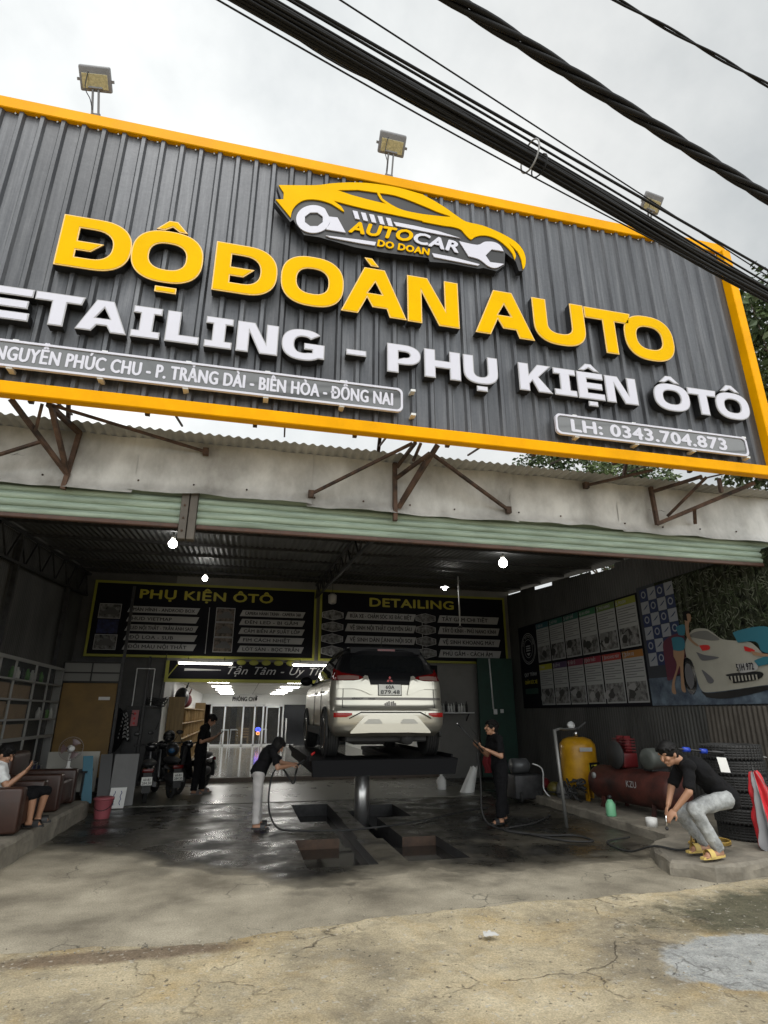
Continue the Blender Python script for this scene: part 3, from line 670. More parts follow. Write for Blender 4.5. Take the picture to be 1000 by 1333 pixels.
body_ = smooth(A_((65, 57), (300, 58), (420, 45), (560, 40), (700, 50), (850, 76), (1000, 118)))+smooth(C_((330, 112), (400, 155), (470, 205), (535, 245), (640, 270), (760, 320), (850, 372), (900, 425), (920, 480), (918, 530), (905, 555)))+smooth(C_((893, 495), (868, 440), (805, 378)))+smooth(C_((842, 425), (857, 465), (850, 492)))+smooth(C_((835, 452), (800, 410), (740, 362), (680, 338), (630, 335), (590, 345), (565, 360), (530, 330), (500, 297), (450, 280), (380, 270), (250, 245)))+smooth(A_((1000, 290), (850, 257), (700, 227), (560, 195), (420, 158)))+smooth(A_((470, 195), (490, 230), (450, 206), (400, 176), (330, 155), (260, 150), (210, 163), (170, 195), (150, 230), (143, 268)))+A_((45, 150), (95, 150), (97, 105))
h1 = A_((445, 90), (580, 88), (705, 106))+smooth(A_((712, 125), (732, 155), (765, 180)))+A_((650, 152), (540, 122))
h2 = smooth(C_((-30, 58), (60, 72), (150, 100), (250, 140), (350, 182), (432, 213), (300, 202), (200, 187), (110, 165), (40, 130), (-10, 95)))
def emb(outs, m, nm, y=YFc-.03, ext=.008):
    g = MB(); vv, ff = fill(outs, 0, ext); g.add([V((p.x, y-p.z, p.y)) for p in vv], [f[::-1] for f in ff], m); return g.build(nm, logo)
emb([body_, h1, h2], m_yface, 'emblem_body')
ring = sup(290, 278, 112, 90, 2, 36); oct_ = [(293+63*math.cos(R(22+45*i)), 280+48*math.sin(R(22+45*i))) for i in range(8)]
emb([A_(*[(290+112*math.cos(R(t)), 278+90*math.sin(R(t))) for t in range(12, 318, 6)], (392, 262), (447, 268), (500, 366), (372, 345)), A_(*oct_)], m_wface, 'wheel_ring')
emb([smooth(C_((488, 372), (605, 396), (655, 376), (715, 378), (755, 400), (778, 438)))+C_((700, 425), (660, 465), (690, 508))+smooth(C_((780, 520), (730, 545), (680, 535), (620, 490), (550, 470)))], m_wface, 'spanner')
sl_ = [A_(*[(a+i*54, b+i*11.5) for a, b in ((545, 222), (576, 228), (592, 281), (562, 274))]) for i in range(5)]
emb(sl_, m_wface, 'stripes'); emb([C_((62, 246), (200, 272), (350, 306), (497, 352), (350, 326), (200, 296), (78, 272))], m_wface, 'stripes')
emb([A_((370, 385), (580, 411), (697, 428), (690, 450), (600, 436), (400, 398)), C_((312, 450), (440, 474), (622, 522), (610, 531), (430, 496), (325, 475))], m_wface, 'stripes')
def lt(st, pa, pb, h, m, bold=.05, sh=.25):
    a, b = W(*pa, YFc-.04), W(*pb, YFc-.04); g = MB(); text(g, st, a, b-a, Z_, h, m, (b-a).length, bold, sh, 0, 'l', 1, .01); g.build('emblem_lettering', logo)
zz = lambda x0, y0, x1, y1: (W(x0, y0, YFc).z-W(x1, y1, YFc).z)
lt('AUTO', (454.5, 301.5), (537, 314.5), zz(470, 290, 470, 304), m_yface); lt('CAR', (540, 315.5), (596, 328.5), zz(560, 307, 560, 320.5), m_wface); lt('DO DOAN', (491.5, 320), (559.5, 332), zz(510, 314, 510, 322), m_yface, .05, .15)
# lattice brackets that carry the sign
I_, O_ = 6.86, 6.27
BR = [[((89, 619, I_), (14, 519, O_), .05), ((88, 617, I_), (66, 526, O_), .05), ((82, 637, I_), (104, 562, I_), .055), ((104, 564, I_), (63, 526, O_), .055), ((46, 562, 6.5), (55, 526, O_), .035), ((53, 575, 6.6), (-40, 604, I_), .035), ((268, 588, I_), (70, 528, O_), .032)],
      [((514, 603, I_), (514.5, 678, I_), .06), ((519, 661, I_), (570, 579, O_), .052), ((514, 624, I_), (560, 590, O_), .045), ((517, 608, I_), (541, 576, O_), .04), ((538, 600, 6.5), (548, 577, O_), .032), ((522, 652, I_), (553, 600, 6.5), .03), ((564, 592, 6.4), (662, 664, I_), .04), ((537, 577, O_), (405, 643, I_), .036)],
      [((856, 683, I_), (847, 634, I_), .055), ((856, 682, I_), (982, 629, O_), .055), ((850, 640, I_), (914, 620, O_), .045), ((869, 672, I_), (920, 621, O_), .035), ((936, 623, O_), (939, 641, O_), .045), ((904, 661, 6.6), (905, 681, I_), .045), ((763, 632, I_), (850, 612, O_), .036)]]
for bs_ in BR:
    g = MB()
    for (x0, y0, d0), (x1, y1, d1), w2 in bs_:
        a_, b_2 = W(x0, y0, d0), W(x1, y1, d1); g.bar(a_, b_2, w2, w2*.9, m_rust)
        if d0 == I_ and x0 in (268, 763): g.box(a_, (.07, .06, .09), m_rust)
        if d1 == I_ and x1 in (405, 662): g.box(b_2, (.07, .06, .09), m_rust)
    g.build('bracket', SG)
for i in range(9):
    x = SX0+.5+i*1.25; g = MB(); g.bar((x, 6.3, 4.9), (x+.02, 6.75, 5.0), .02, .02, m_rust); g.build('stay', SG)
# floodlights standing on the sign's top edge
m_lens = M('floodlight glass', (.42, .37, .20), .12, nv=.25, ns=30, coat=.6)
m_house = M('grey cast housing', (.19, .19, .20), .5, nv=.08)
FL = thing('floodlight', '', 'floodlight', (0, 0, 0), 'floodlights on top of the sign')
g = MB()
for s_ in (-.055, .055): g.bar((s_, 0, 0), (s_*.9, -.2, .38), .03, .03, m_house)
g.box((0, -.02, .06), (.16, .03, .05), m_house); g.bar((-.12, -.21, .37), (.12, -.21, .37), .03, .03, m_house); g.build('stand_arm', FL)
rot = Matrix.Rotation(R(-38), 3, 'X')
g = MB(); hc = V((0, -.27, .48)); g.box(hc, (.54, .34, .08), m_house, rot, .025, 2)
for k in range(9): g.box(hc+rot @ V((-.2+k*.05, 0, .06)), (.008, .3, .04), m_house, rot)
for s_ in (-1, 1): g.box(hc+rot @ V((s_*.29, .02, 0)), (.05, .04, .03), m_house, rot)
hs = g.build('lamp_housing', FL)
g = MB(); g.box(hc+rot @ V((0, .03, -.042)), (.44, .2, .012), m_lens, rot, .004)
g.build('lamp_lens', hs)
g = MB(); g.tube(spline([hc+rot @ V((-.1, -.1, -.03)), (-.14, -.27, .3), (-.07, -.17, .2), (-.05, -.06, .1)]), .008, m_blackp, 6); g.build('wire', FL)
px0 = [((126, 147), -.12, 'grey floodlight on two arms at the left end of the sign'), ((506, 229), .02, 'middle floodlight on thin arms, standing above the car emblem'), ((843, 305), .12, 'right hand floodlight half hidden behind the cable bundle')]
for i, (p, rz, lb) in enumerate(px0):
    loc = W(*p, 6.2); loc.z = 9.085; FL.scale = (.74, .74, 1.0); o = FL if i == 0 else dup(FL, loc, rz)
    o.location = loc; o.rotation_euler = (0, 0, rz); o['label'] = lb
    if i == 2: o.scale = (.66, .7, .95)

# ================================================================== PRINTED BOARDS INSIDE
def fx(s): return s
mp = [M('dark photo print %d' % i, c, .5, nv=.9, ns=n, c2=c2) for i, (c, c2, n) in enumerate((((.02, .02, .022), (.30, .30, .30), 9), ((.01, .012, .07), (.03, .04, .16), 7), ((.03, .018, .015), (.22, .17, .14), 10)))]
def board(nm, lb, x0, x1, z0, z1, grp):
    T = thing(nm, lb, 'signboard', ((x0+x1)/2, YB-.1, z0), grp); g = MB(); y = YB-.09
    g.b2((x0+.06, y, z0+.06), (x1-.06, y+.05, z1-.06), m_board); g.build('printed_panel', T)
    g = MB()
    g.b2((x0, y-.02, z0), (x1, y+.06, z0+.06), m_gold); g.b2((x0, y-.02, z1-.06), (x1, y+.06, z1), m_gold); g.b2((x0, y-.02, z0+.06), (x0+.06, y+.06, z1-.06), m_gold); g.b2((x1-.06, y-.02, z0+.06), (x1, y+.06, z1-.06), m_gold); g.build('border', T)
    return T, V((x0, y, z0))
def col5(T, O, x, wd, zs, h, rows):
    for (st, z) in zip(rows, zs):
        g = MB(); panel(g, O, X_, Z_, x, z, x+wd, z+h, m_strip, .004, .07); f = max(.35, min(.92, .052*len(st)/wd*1.9))
        text(g, fx(st), O+X_*(x+.14)+Z_*(z+h*.25), X_, Z_, h*.5, m_dtext, min(wd-.2, .088*len(st)), .035, 0, .008); g.build('text_strip', T)
T1, O1 = board('service_board', 'black board headed PHỤ KIỆN ÔTÔ with white strips, left of the pair', -3.92, 1.80, 2.98, 4.90, 'boards over the showroom opening')
g = MB(); text(g, 'PHỤ KIỆN ÔTÔ', O1+V((1.12, 0, 1.5)), X_, Z_, .22, m_gtext, 3.4, .045, 0, .004); g.build('heading', T1)
zr = [.18+i*.235 for i in range(5)][::-1]
col5(T1, O1, .86, 1.72, zr, .165, ['MÀN HÌNH - ANDROID BOX', 'HUD VIETMAP', 'LED NỘI THẤT - TRẦN ÁNH SAO', 'ĐỘ LOA - SUB', 'ĐỔI MÀU NỘI THẤT'])
col5(T1, O1, 3.68, 1.68, zr, .165, ['CAMERA HÀNH TRÌNH - CAMERA 360', 'ĐÈN LED - BI GẦM', 'CẢM BIẾN ÁP SUẤT LỐP', 'FIM CÁCH NHIỆT', 'LÓT SÀN - BỌC TRẦN'])
def photo(O, x, z, w_, h, m, T):
    g = MB(); panel(g, O, X_, Z_, x-.015, z-.015, x+w_+.015, z+h+.015, m_strip if m is not mp[1] else m_board, .004); panel(g, O, X_, Z_, x, z, x+w_, z+h, m, .008)
    # a simple dark car shape in the print
    if m is not mp[1]: flat(g, O, X_, Z_, [[(x+w_*a, z+h*b) for a, b in ((.1, .25), (.1, .45), (.3, .55), (.42, .75), (.7, .75), (.85, .5), (.93, .42), (.93, .25))]], M('print grey', (.10, .10, .10), .5), .012)
    g.build('photo_print', T)
for i in range(3): photo(O1, .2, .18+i*.39, .5, .35, mp[(0, 1, 0)[i]], T1); photo(O1, 3.08, .18+i*.39, .46, .35, mp[2], T1)
g = MB(); g.b2((-3.92+2.88, O1.y-.006, 3.1), (-3.92+2.895, O1.y, 4.3), m_strip); g.build('divider', T1)
T2, O2 = board('service_board', 'black board headed DETAILING with hexagon pictures, behind the lifted car', 1.90, 7.44, 2.98, 4.92, 'boards over the showroom opening')
g = MB(); text(g, 'DETAILING', O2+V((1.42, 0, 1.53)), X_, Z_, .23, m_gtext, 2.5, .045, 0, .004); g.build('heading', T2)
zr = [.16+i*.325 for i in range(4)][::-1]
col5(T2, O2, .72, 1.98, zr, .21, ['RỬA XE - CHĂM SÓC XE ĐẶC BIỆT', 'VỆ SINH NỘI THẤT CHUYÊN SÂU', 'VỆ SINH DÀN LẠNH NỘI SOI', 'PHỦ NANO - ĐÁNH BÓNG'])
col5(T2, O2, 3.42, 1.85, zr, .21, ['TẨY GẦM CHI TIẾT', 'TẨY Ố KÍNH - PHỦ NANO KÍNH', 'VỆ SINH KHOANG MÁY', 'PHỦ GẦM - CÁCH ÂM'])
for x in (.37, 3.06):
    for z in zr:
        g = MB(); cx_, cz = x, z+.105; hx = [(cx_+.3*a, cz+.145*b) for a, b in ((-1, -.5), (0, -1), (1, -.5), (1, .5), (0, 1), (-1, .5))]; hi = [(cx_+.28*a, cz+.132*b) for a, b in ((-1, -.5), (0, -1), (1, -.5), (1, .5), (0, 1), (-1, .5))]
        flat(g, O2, X_, Z_, [hx], m_strip, .004); flat(g, O2, X_, Z_, [hi], mp[0], .008); g.build('hexagon_photo', T2)
g = MB(); g.b2((1.9+2.95, O2.y-.006, 3.1), (1.9+2.965, O2.y, 4.35), m_strip); g.build('divider', T2)
# lintel board with the motto
T3 = thing('motto_board', 'narrow black lintel board with slanted white motto over the showroom opening', 'signboard', (1.6, YB-.05, 2.4)); g = MB(); y = YB-.06
g.b2((-1.88, y, 2.47), (5.28, y+.05, 2.915), m_board); g.build('printed_panel', T3)
g = MB(); g.b2((-1.96, y-.015, 2.39), (5.32, y+.05, 2.47), m_gold); g.b2((-1.96, y-.015, 2.47), (-1.88, y+.05, 2.915), m_gold); g.bar((-1.9, y-.02, 2.5), (-1.62, y-.02, 2.9), .05, .02, m_gold); g.build('border', T3)
g = MB(); Ot = V((-.42, y, 2.60)); text(g, 'Tận Tâm - Uy Tín - Chất Lượng', Ot, X_, Z_, .19, m_strip, 4.6, .0, .4, .004); g.build('motto_lettering', T3)
g = MB(); flat(g, V((-1.5, y, 2.67)), X_, Z_, [[(0, 0), (.9, .02), (.9, .035), (0, .06)]], m_strip, .004); g.build('swoosh', T3)
g = MB()
for i in range(5): g.ball((-.1+i*.32, y-.01, 2.9), (.12, .01, .07), m_gold)
g.build('scallop_trim', T3)
for x0, x1, lb in ((-1.62, -.33, 'lit white tube lamp under the PHỤ KIỆN ÔTÔ board'), (1.22, 2.45, 'lit white tube lamp beside the lifted car\'s roof')):
    t = thing('tube_lamp', lb, 'lamp', ((x0+x1)/2, 15.6, 2.84), 'tube lamps under the boards'); g = MB(); g.cyl((x0, 15.6, 2.83), (x1, 15.6, 2.83), .024, m_tube, None, 10); g.build('tube', t)
    g = MB(); g.b2((x0-.04, 15.57, 2.855), (x1+.04, 15.63, 2.90), m_alu)
    for x in (x0-.02, x1+.02): g.box((x, 15.6, 2.84), (.03, .04, .06), m_alu)
    for x in (x0+.2, x1-.2): g.bar((x, 15.6, 2.88), (x, 15.9, 3.0), .015, .015, m_steel)
    g.build('batten', t)
# hanging bulbs
for i, (px, py, z, r, lb) in enumerate(((225, 708, 4.5, .075, 'bright bulb just below the shutter mullion'), (267, 753, 4.62, .06, 'bulb above the PHỤ KIỆN ÔTÔ board'), (655, 733, 4.5, .085, 'brightest bulb, hanging right of the roof truss'), (579, 766, 4.62, .05, 'small bulb under a shade above the DETAILING heading'))):
    p = G(px, py, z); t = thing('ceiling_bulb', lb, 'light bulb', p, 'bulbs hanging from the workshop roof')
    g = MB(); g.lathe(p, [(.004, -r), (r*.5, -r*.87), (r*.87, -r*.5), (r, 0), (r*.87, r*.5), (r*.5, r*.9)], m_bulb, 20); g.build('bulb', t)
    g = MB(); g.cyl(p+V((0, 0, r*.95)), p+V((0, 0, r*1.9)), r*.5, m_white); g.cyl(p+V((0, 0, r*1.9)), V((p.x, p.y, wz(p.y)+.08)), .006, m_blackp, None, 6); g.build('socket', t)
    if i == 3: g = MB(); g.lathe(p, [(r*2.1, r*.6), (r*.6, r*1.7)], m_alu, 20, cap=False); g.build('lamp_shade', t)
p = W(433, 775, 14.5); t = thing('lantern', 'unlit white lantern hanging beside the roof truss between the two boards', 'lamp', p)
g = MB(); g.lathe(p+V((0, 0, -.12)), [(.06, -.1), (.10, -.07), (.11, .12), (.05, .16)], M('lantern glass', (.5, .48, .45), .3)); g.build('globe', t)
g = MB(); g.cyl(p+V((0, 0, .03)), (p.x, p.y, wz(p.y)+.06), .008, m_blackp, None, 6); g.lathe(p, [(.06, .02), (.05, .07)], m_blackp); g.build('hanger', t)
p = W(709, 745, 15.0); p = G(598, 765, 4.7)
t = thing('water_pipe', 'thin pale pipe hanging from the roof in front of the DETAILING board', 'pipe', (5.0, 13.5, 3.2)); g = MB(); q = W(599, 815, 13.5); g.cyl((q.x, 13.5, q.z), (q.x, 13.5, wz(13.5)+.05), .018, m_alu, None, 8); g.build('riser', t); g = MB(); g.box((q.x, 13.5, q.z-.02), (.10, .05, .05), m_steel); g.build('nozzle', t)

# ================================================================== SHOWROOM
yg = 31.3
T = thing('glass_front', 'white framed sliding glass front of the waiting room at the far end', 'glass front', (.3, yg, .12)); g = MB(); zt = 2.06
fx0 = W(276, 918, yg).x; fx1 = W(369, 918, yg).x
xsn = [fx0]+[W(x, 940, yg).x for x in (292, 316, 331, 342)]+[fx1]
for x in xsn: g.b2((x-.04, yg-.05, .12), (x+.04, yg+.03, zt), m_alu)
g.b2((fx0, yg-.05, .12), (fx1, yg+.03, .2), m_alu); g.b2((fx0, yg-.05, zt-.1), (fx1, yg+.03, zt), m_alu); g.build('frame', T)
for i in range(5): g = MB(); g.b2((xsn[i]+.04, yg-.012, .2), (xsn[i+1]-.04, yg+.002, zt-.1), m_glass); g.build('pane', T)
g = MB(); g.b2((xsn[4]+.14, yg-.1, .24), (xsn[4]+.2, yg-.04, 1.95), m_alu); g.b2((xsn[5]-.22, yg-.1, .24), (xsn[5]-.16, yg-.04, 1.95), m_alu); g.b2((xsn[4]+.14, yg-.1, 1.9), (xsn[5]-.16, yg-.04, 1.96), m_alu); g.build('door_leaf', T)
t = MB(); text(t, 'PHÒNG CHỜ', V((W(303, 910, 31.4).x, 31.44, 2.22)), X_, Z_, .2, m_blk, 1.22, .04, 0, .02, thick=.015); tag(t.build('room_lettering'), 'small black letters PHÒNG CHỜ on the white wall above the glass front', 'lettering')
T = thing('dark_partition', 'black sheet partition with a tall handle right of the glass front', 'partition', (3, 31, .12)); g = MB(); g.b2((fx1+.06, 31.2, .12), (5.3, 31.26, 2.04), m_dglass); g.build('panel', T)
g = MB(); x = W(372, 950, 31.2).x; g.cyl((x, 31.1, .2), (x, 31.1, 1.4), .035, m_alu); g.bar((x-.2, 31.1, .16), (x+.4, 31.1, .16), .06, .05, m_alu); g.build('handle', T)
T = thing('waiting_room', 'dim waiting room with brown walls seen through the glass front', 'room', (.3, 34, .12)); g = MB(); mw_ = M('brown room wall', (.14, .09, .055), .7, nv=.3, ns=1.5)
g.b2((-1.95, 36.8, .12), (5.3, 36.95, 2.55), mw_); g.b2((-2.05, 31.62, .12), (-1.95, 36.8, 2.55), mw_); g.b2((2.6, 31.7, .12), (2.7, 36.8, 2.55), mw_); g.build('wall', T)
for i in range(3):
    g = MB(); g.b2((-1.0+i*.75, 36.4, .12), (-.6+i*.75, 36.78, 2.1), m_wood); g.build('cupboard', T)
for i, (x, y_) in enumerate(((-.75, 32.4), (-.3, 32.9), (1.2, 33.2))):
    t = thing('stool', ('pale wooden stool nearest the glass front', 'pale wooden stool behind the nearest stool', 'low pale stool on the right behind the glass door')[i], 'stool', (x, y_, .12)); g = MB(); g.b2((x-.2, y_-.2, .80), (x+.2, y_+.2, .86), m_white, .02); g.build('seat', t)
    for a in (-.16, .16):
        for b in (-.16, .16): g = MB(); g.bar((x+a*1.2, y_+b*1.2, .12), (x+a, y_+b, .8), .04, .04, m_white); g.build('leg', t)
t = thing('bench', 'low slatted wooden bench behind the glass front', 'bench', (.2, 32.6, .12)); g = MB()
for i in range(4): g.b2((-.15, 32.4, .45+i*.13), (.45, 32.46, .53+i*.13), m_wood)
g.build('backrest', t); g = MB(); g.b2((-.15, 32.1, .45), (.45, 32.5, .5), m_wood); g.build('seat', t)
for x in (-.1, .4): g = MB(); g.b2((x-.03, 32.15, .12), (x+.03, 32.45, .45), m_wood); g.build('leg', t)
t = thing('neon_sign', 'small blue and orange lit sign inside the waiting room', 'neon sign', (1, 31.9, 1.2)); q = W(336, 951, 31.9)
def nr(m, z, r, nm): g = MB(); g.tube([q+V((r*1.2*math.cos(R(a)), 0, z+r*math.sin(R(a)))) for a in range(0, 360, 20)], .022, m, 6, True); g.build(nm, t)
nr(M('blue neon', (.05, .08, 1), .5, emit=5), .05, .085, 'blue_ring'); nr(M('orange neon', (1, .35, .1), .5, emit=2.5), -.13, .06, 'orange_ring')
g = MB(); text(g, 'XO', q+V((-.05, -.02, .02)), X_, Z_, .07, MT['blue neon'], .1); g.build('neon_letters', t)
# tall wooden shelving along the left showroom wall
T = thing('shelf_unit', 'long light wooden shelf unit standing along the left showroom wall', 'shelf', (-1.6, 19, .12)); sh0, sh1 = 17.3, 27; zt = 1.78
def sp_(n, lo, hi, m=m_wood): g = MB(); g.b2(lo, hi, m, .004); return g.build(n, T)
sp_('end_panel', (-1.94, sh0-.04, .12), (-1.52, sh0, 2.06)); sp_('end_panel', (-1.94, sh1, .12), (-1.52, sh1+.04, 2.06)); sp_('back_panel', (-1.945, sh0, .12), (-1.92, sh1, zt))
for i in range(5): sp_('shelf_board', (-1.915, sh0, .16+i*.40), (-1.53, sh1, .19+i*.40), m_wood)
for i in range(1, 8): sp_('divider', (-1.915, sh0+i*1.2, .19), (-1.56, sh0+.03+i*1.2, zt))
for i in range(18):
    y_ = sh0+.4+(i % 9)*1.02; z = .19+.40*(1+i//9); g = MB(); g.lathe((-1.7, y_, z), [(.05, 0), (.055, .14), (.02, .19), (.02, .24)], M('bottle %d' % (i % 3), ((.5, .5, .48), (.06, .1, .25), (.35, .05, .04))[i % 3], .3), 10); tag(g.build('product_bottle'), 'small product bottle standing in the wooden shelf unit', 'bottle', 'bottles in the wooden shelf unit')
for i, (y_, h, c, lb) in enumerate(((18.2, .55, m_blackp, 'black helmet bag on top of the wooden shelf unit'), (19.4, .42, M('maroon bag', (.10, .015, .02), .6), 'maroon bag lying on top of the wooden shelf unit'))):
    g = MB(); g.ball((-1.7, y_, zt+.02+h/2), (.2, .34, h/2), c, None, 16, 10); g.tube([(-1.6, y_-.1, zt+h), (-1.55, y_, zt+h+.14), (-1.6, y_+.1, zt+h)], .02, c, 6); tag(g.build('bag'), lb, 'bag')

# ================================================================== RIGHT WALL BANNERS
def wallO(y, z, d=.035): return V((XR-d, y, z))
T = thing('care_board', 'black printed board of twelve white cards with a round badge on the right wall', 'poster', (XR-.03, 12.7, 1.77)); g = MB(); g.b2((XR-.045, 9.98, 1.77), (XR-.024, 15.35, 3.94), m_board); g.build('backing', T)
O = wallO(15.35, 1.77, .047); U_ = -Y_
tops = [(.02, .09, .12), (.02, .11, .09), (.02, .10, .08), (.03, .14, .06), (.10, .16, .04), (.25, .27, .03)]; bots = [(.35, .33, .03), (.07, .04, .10), (.17, .03, .06), (.25, .02, .04), (.35, .04, .03), (.33, .14, .03)]
m_card = M('white card', (.36, .37, .37), .5); m_line = M('grey print', (.12, .12, .13), .5)
titles = ['RỬA XE', 'HÚT BỤI', 'GIẶT GHẾ', 'LAU KÍNH', 'PHỦ NANO', 'POLISH', 'WAX', 'LỐP XE', 'TẨY Ố', 'NỘI THẤT', 'KHOANG MÁY', 'GẦM XE']
for r_ in range(2):
    for i in range(6):
        x = 1.08+i*.715; z = .07+(1-r_)*1.06; g = MB(); panel(g, O, U_, Z_, x, z, x+.665, z+1.0, m_card, .004); c = (tops, bots)[r_][i]
        panel(g, O, U_, Z_, x, z+.86, x+.665, z+1.0, M('card band %d%d' % (r_, i), c, .5), .007); text(g, titles[r_*6+i], O+U_*(x+.12)+Z_*(z+.9), U_, Z_, .06, m_card, None, .03, 0, .01, 'l', .8)
        text(g, str(r_*6+i+1), O+U_*(x+.02)+Z_*(z+.885), U_, Z_, .09, m_card, None, .03, 0, .01)
        for k in range(7): panel(g, O, U_, Z_, x+.04, z+.79-k*.052, x+(.62 if k % 3 != 2 else .4), z+.805-k*.052, m_line, .007)
        panel(g, O, U_, Z_, x+.03, z+.03, x+.635, z+.40, mp[0], .007)
        random.seed(r_*6+i)
        for k in range(4): a, b = random.uniform(.06, .42), random.uniform(.05, .22); flat(g, O, U_, Z_, [[(x+a+.16*math.cos(t)*random.uniform(.5, 1), z+b+.1+.12*math.sin(t)*random.uniform(.5, 1)) for t in (0, 1, 2, 3, 4, 5)]], M('print tone %d' % (k % 3), ((.02,)*3, (.16,)*3, (.30,)*3)[k % 3], .5), .010+k*.002)
        g.build('info_card', T)
random.seed(5)
g = MB(); bc = (.54, 1.55)
for r0, r1 in ((.42, .40), (.37, .355), (.25, .235)): flat(g, O, U_, Z_, [sup(*bc, r0, r0, 2, 40), sup(*bc, r1, r1, 2, 40)[::-1]], m_card, .004)
for i, ch in enumerate('CAR DETAILING'):
    a = R(160-i*11.7); text(g, ch, O+U_*(bc[0]+.29*math.cos(a))+Z_*(bc[1]+.29*math.sin(a)), U_*math.sin(a)-Z_*math.cos(a), U_*math.cos(a)+Z_*math.sin(a), .05, m_card, None, .03, 0, .004, 'c')
for k in range(3): panel(g, O, U_, Z_, bc[0]-.13, bc[1]-.07+k*.06, bc[0]+.13, bc[1]-.04+k*.06, m_card, .004)
flat(g, O, U_, Z_, [[(bc[0]-.12, bc[1]-.12), (bc[0]+.12, bc[1]-.12), (bc[0], bc[1]-.2)]], m_card, .004); g.build('round_badge', T)
g = MB(); text(g, 'QUY TRÌNH', O+U_*.2+Z_*.82, U_, Z_, .09, m_card, .7, .03, 0, .004); text(g, 'CHĂM SÓC XE', O+U_*.2+Z_*.62, U_, Z_, .09, m_gtext, .7, .03, 0, .004); panel(g, O, U_, Z_, .18, .36, .92, .5, m_dgreen, .004); g.build('side_lettering', T)
# photo banner: a white sports car before bamboo, two figures (a print, so flat)
T = thing('photo_banner', 'large photo banner of a white sports car on the right wall', 'banner', (XR-.03, 8.4, 1.77)); g = MB(); g.b2((XR-.043, 6.6, 1.77), (XR-.024, 9.975, 4.02), M('banner base', (.035, .04, .05), .6)); g.build('canvas', T)
O = wallO(9.975, 1.77, .045)
m_bam = M('printed bamboo', (.006, .008, .004), .7, nv=.9, ns=9, c2=(.05, .058, .035), sharp=.5, spec=.1)
def pr(nm, polys, off=.004, cv=True):
    g = MB()
    for k, (m, pts) in enumerate(polys):
        if cv: pts = [(p.x, p.y) for p in spline([(*p, 0) for p in pts[-2:]+pts+pts[:2]], 4)][8:-9]
        flat(g, O, U_, Z_, [pts], m, off+k*.0015)
    return g.build(nm, T)
def BQ(*pts): return [(9.975-p.y, p.z-1.77) for p in (S(860+a/7.143, 800+b/7.143, XR-.045) for a, b in pts)]
def BZ(*pts): return [(9.975-p.y, p.z-1.77) for p in (S(a, b, XR-.045) for a, b in pts)]
g = MB(); flat(g, O, U_, Z_, [[(.55, .75), (3.36, .75), (3.36, 2.24), (.55, 2.24)]], m_bam, .004)
for i in range(13):
    x = .9+i*.19+random.uniform(-.03, .03); g.quad(O+U_*x+Z_*.9-X_*.006, O+U_*(x+.012)+Z_*.9-X_*.006, O+U_*(x+.03+random.uniform(-.1, .1))+Z_*2.2-X_*.006, O+U_*(x+.01)+Z_*2.2-X_*.006, M('printed stalk', (.045, .05, .028), .6))
for i in range(1500):
    x, z = random.uniform(.75, 3.3), random.uniform(1.0, 2.2); a = random.uniform(0, 6.3); l_ = random.uniform(.025, .075); d = U_*math.cos(a)+Z_*math.sin(a); s_ = d.cross(X_)*l_*.16; c0 = O+U_*x+Z_*z-X_*(.008+i*.000002)
    g.add([c0-d*l_, c0+s_, c0+d*l_, c0-s_], [[0, 1, 2, 3]], M('printed leaf %d' % (i % 3), ((.008, .012, .004), (.13, .145, .10), (.04, .062, .02))[i % 3], .6))
g.build('bamboo_print', T)
g = MB(); m_sq = (M('pale square', (.30, .32, .36), .5), M('navy square', (.012, .025, .09), .5))
for i in range(4):
    for j in range(6):
        x, z = .10+i*.24, .72+j*.245; k = (i+j) % 2; panel(g, O, U_, Z_, x, z, x+.232, z+.238, m_sq[k], .012)
        if k: flat(g, O, U_, Z_, [sup(x+.116, z+.13, .07, .07, 2, 18), sup(x+.116, z+.13, .045, .045, 2, 18)[::-1]], m_sq[0], .015)
        else: flat(g, O, U_, Z_, [[(x+.04, z+.08), (x+.12, z+.13), (x+.2, z+.18), (x+.19, z+.15), (x+.12, z+.1)]], m_sq[1], .015)
g.build('backdrop_squares', T)
m_wet = M('printed blue ground', (.05, .07, .13), .6, nv=.5, ns=4, c2=(.14, .19, .24)); m_cw = M('printed car white', (.37, .36, .31), .5, nv=.08, ns=2); m_tl = M('printed teal', (.03, .16, .22), .5); m_skp = M('printed skin', (.33, .20, .12), .5)
pr('ground_print', [(m_wet, [(.02, .01), (3.36, .01), (3.36, .50), (.02, .50)])], .017, False)
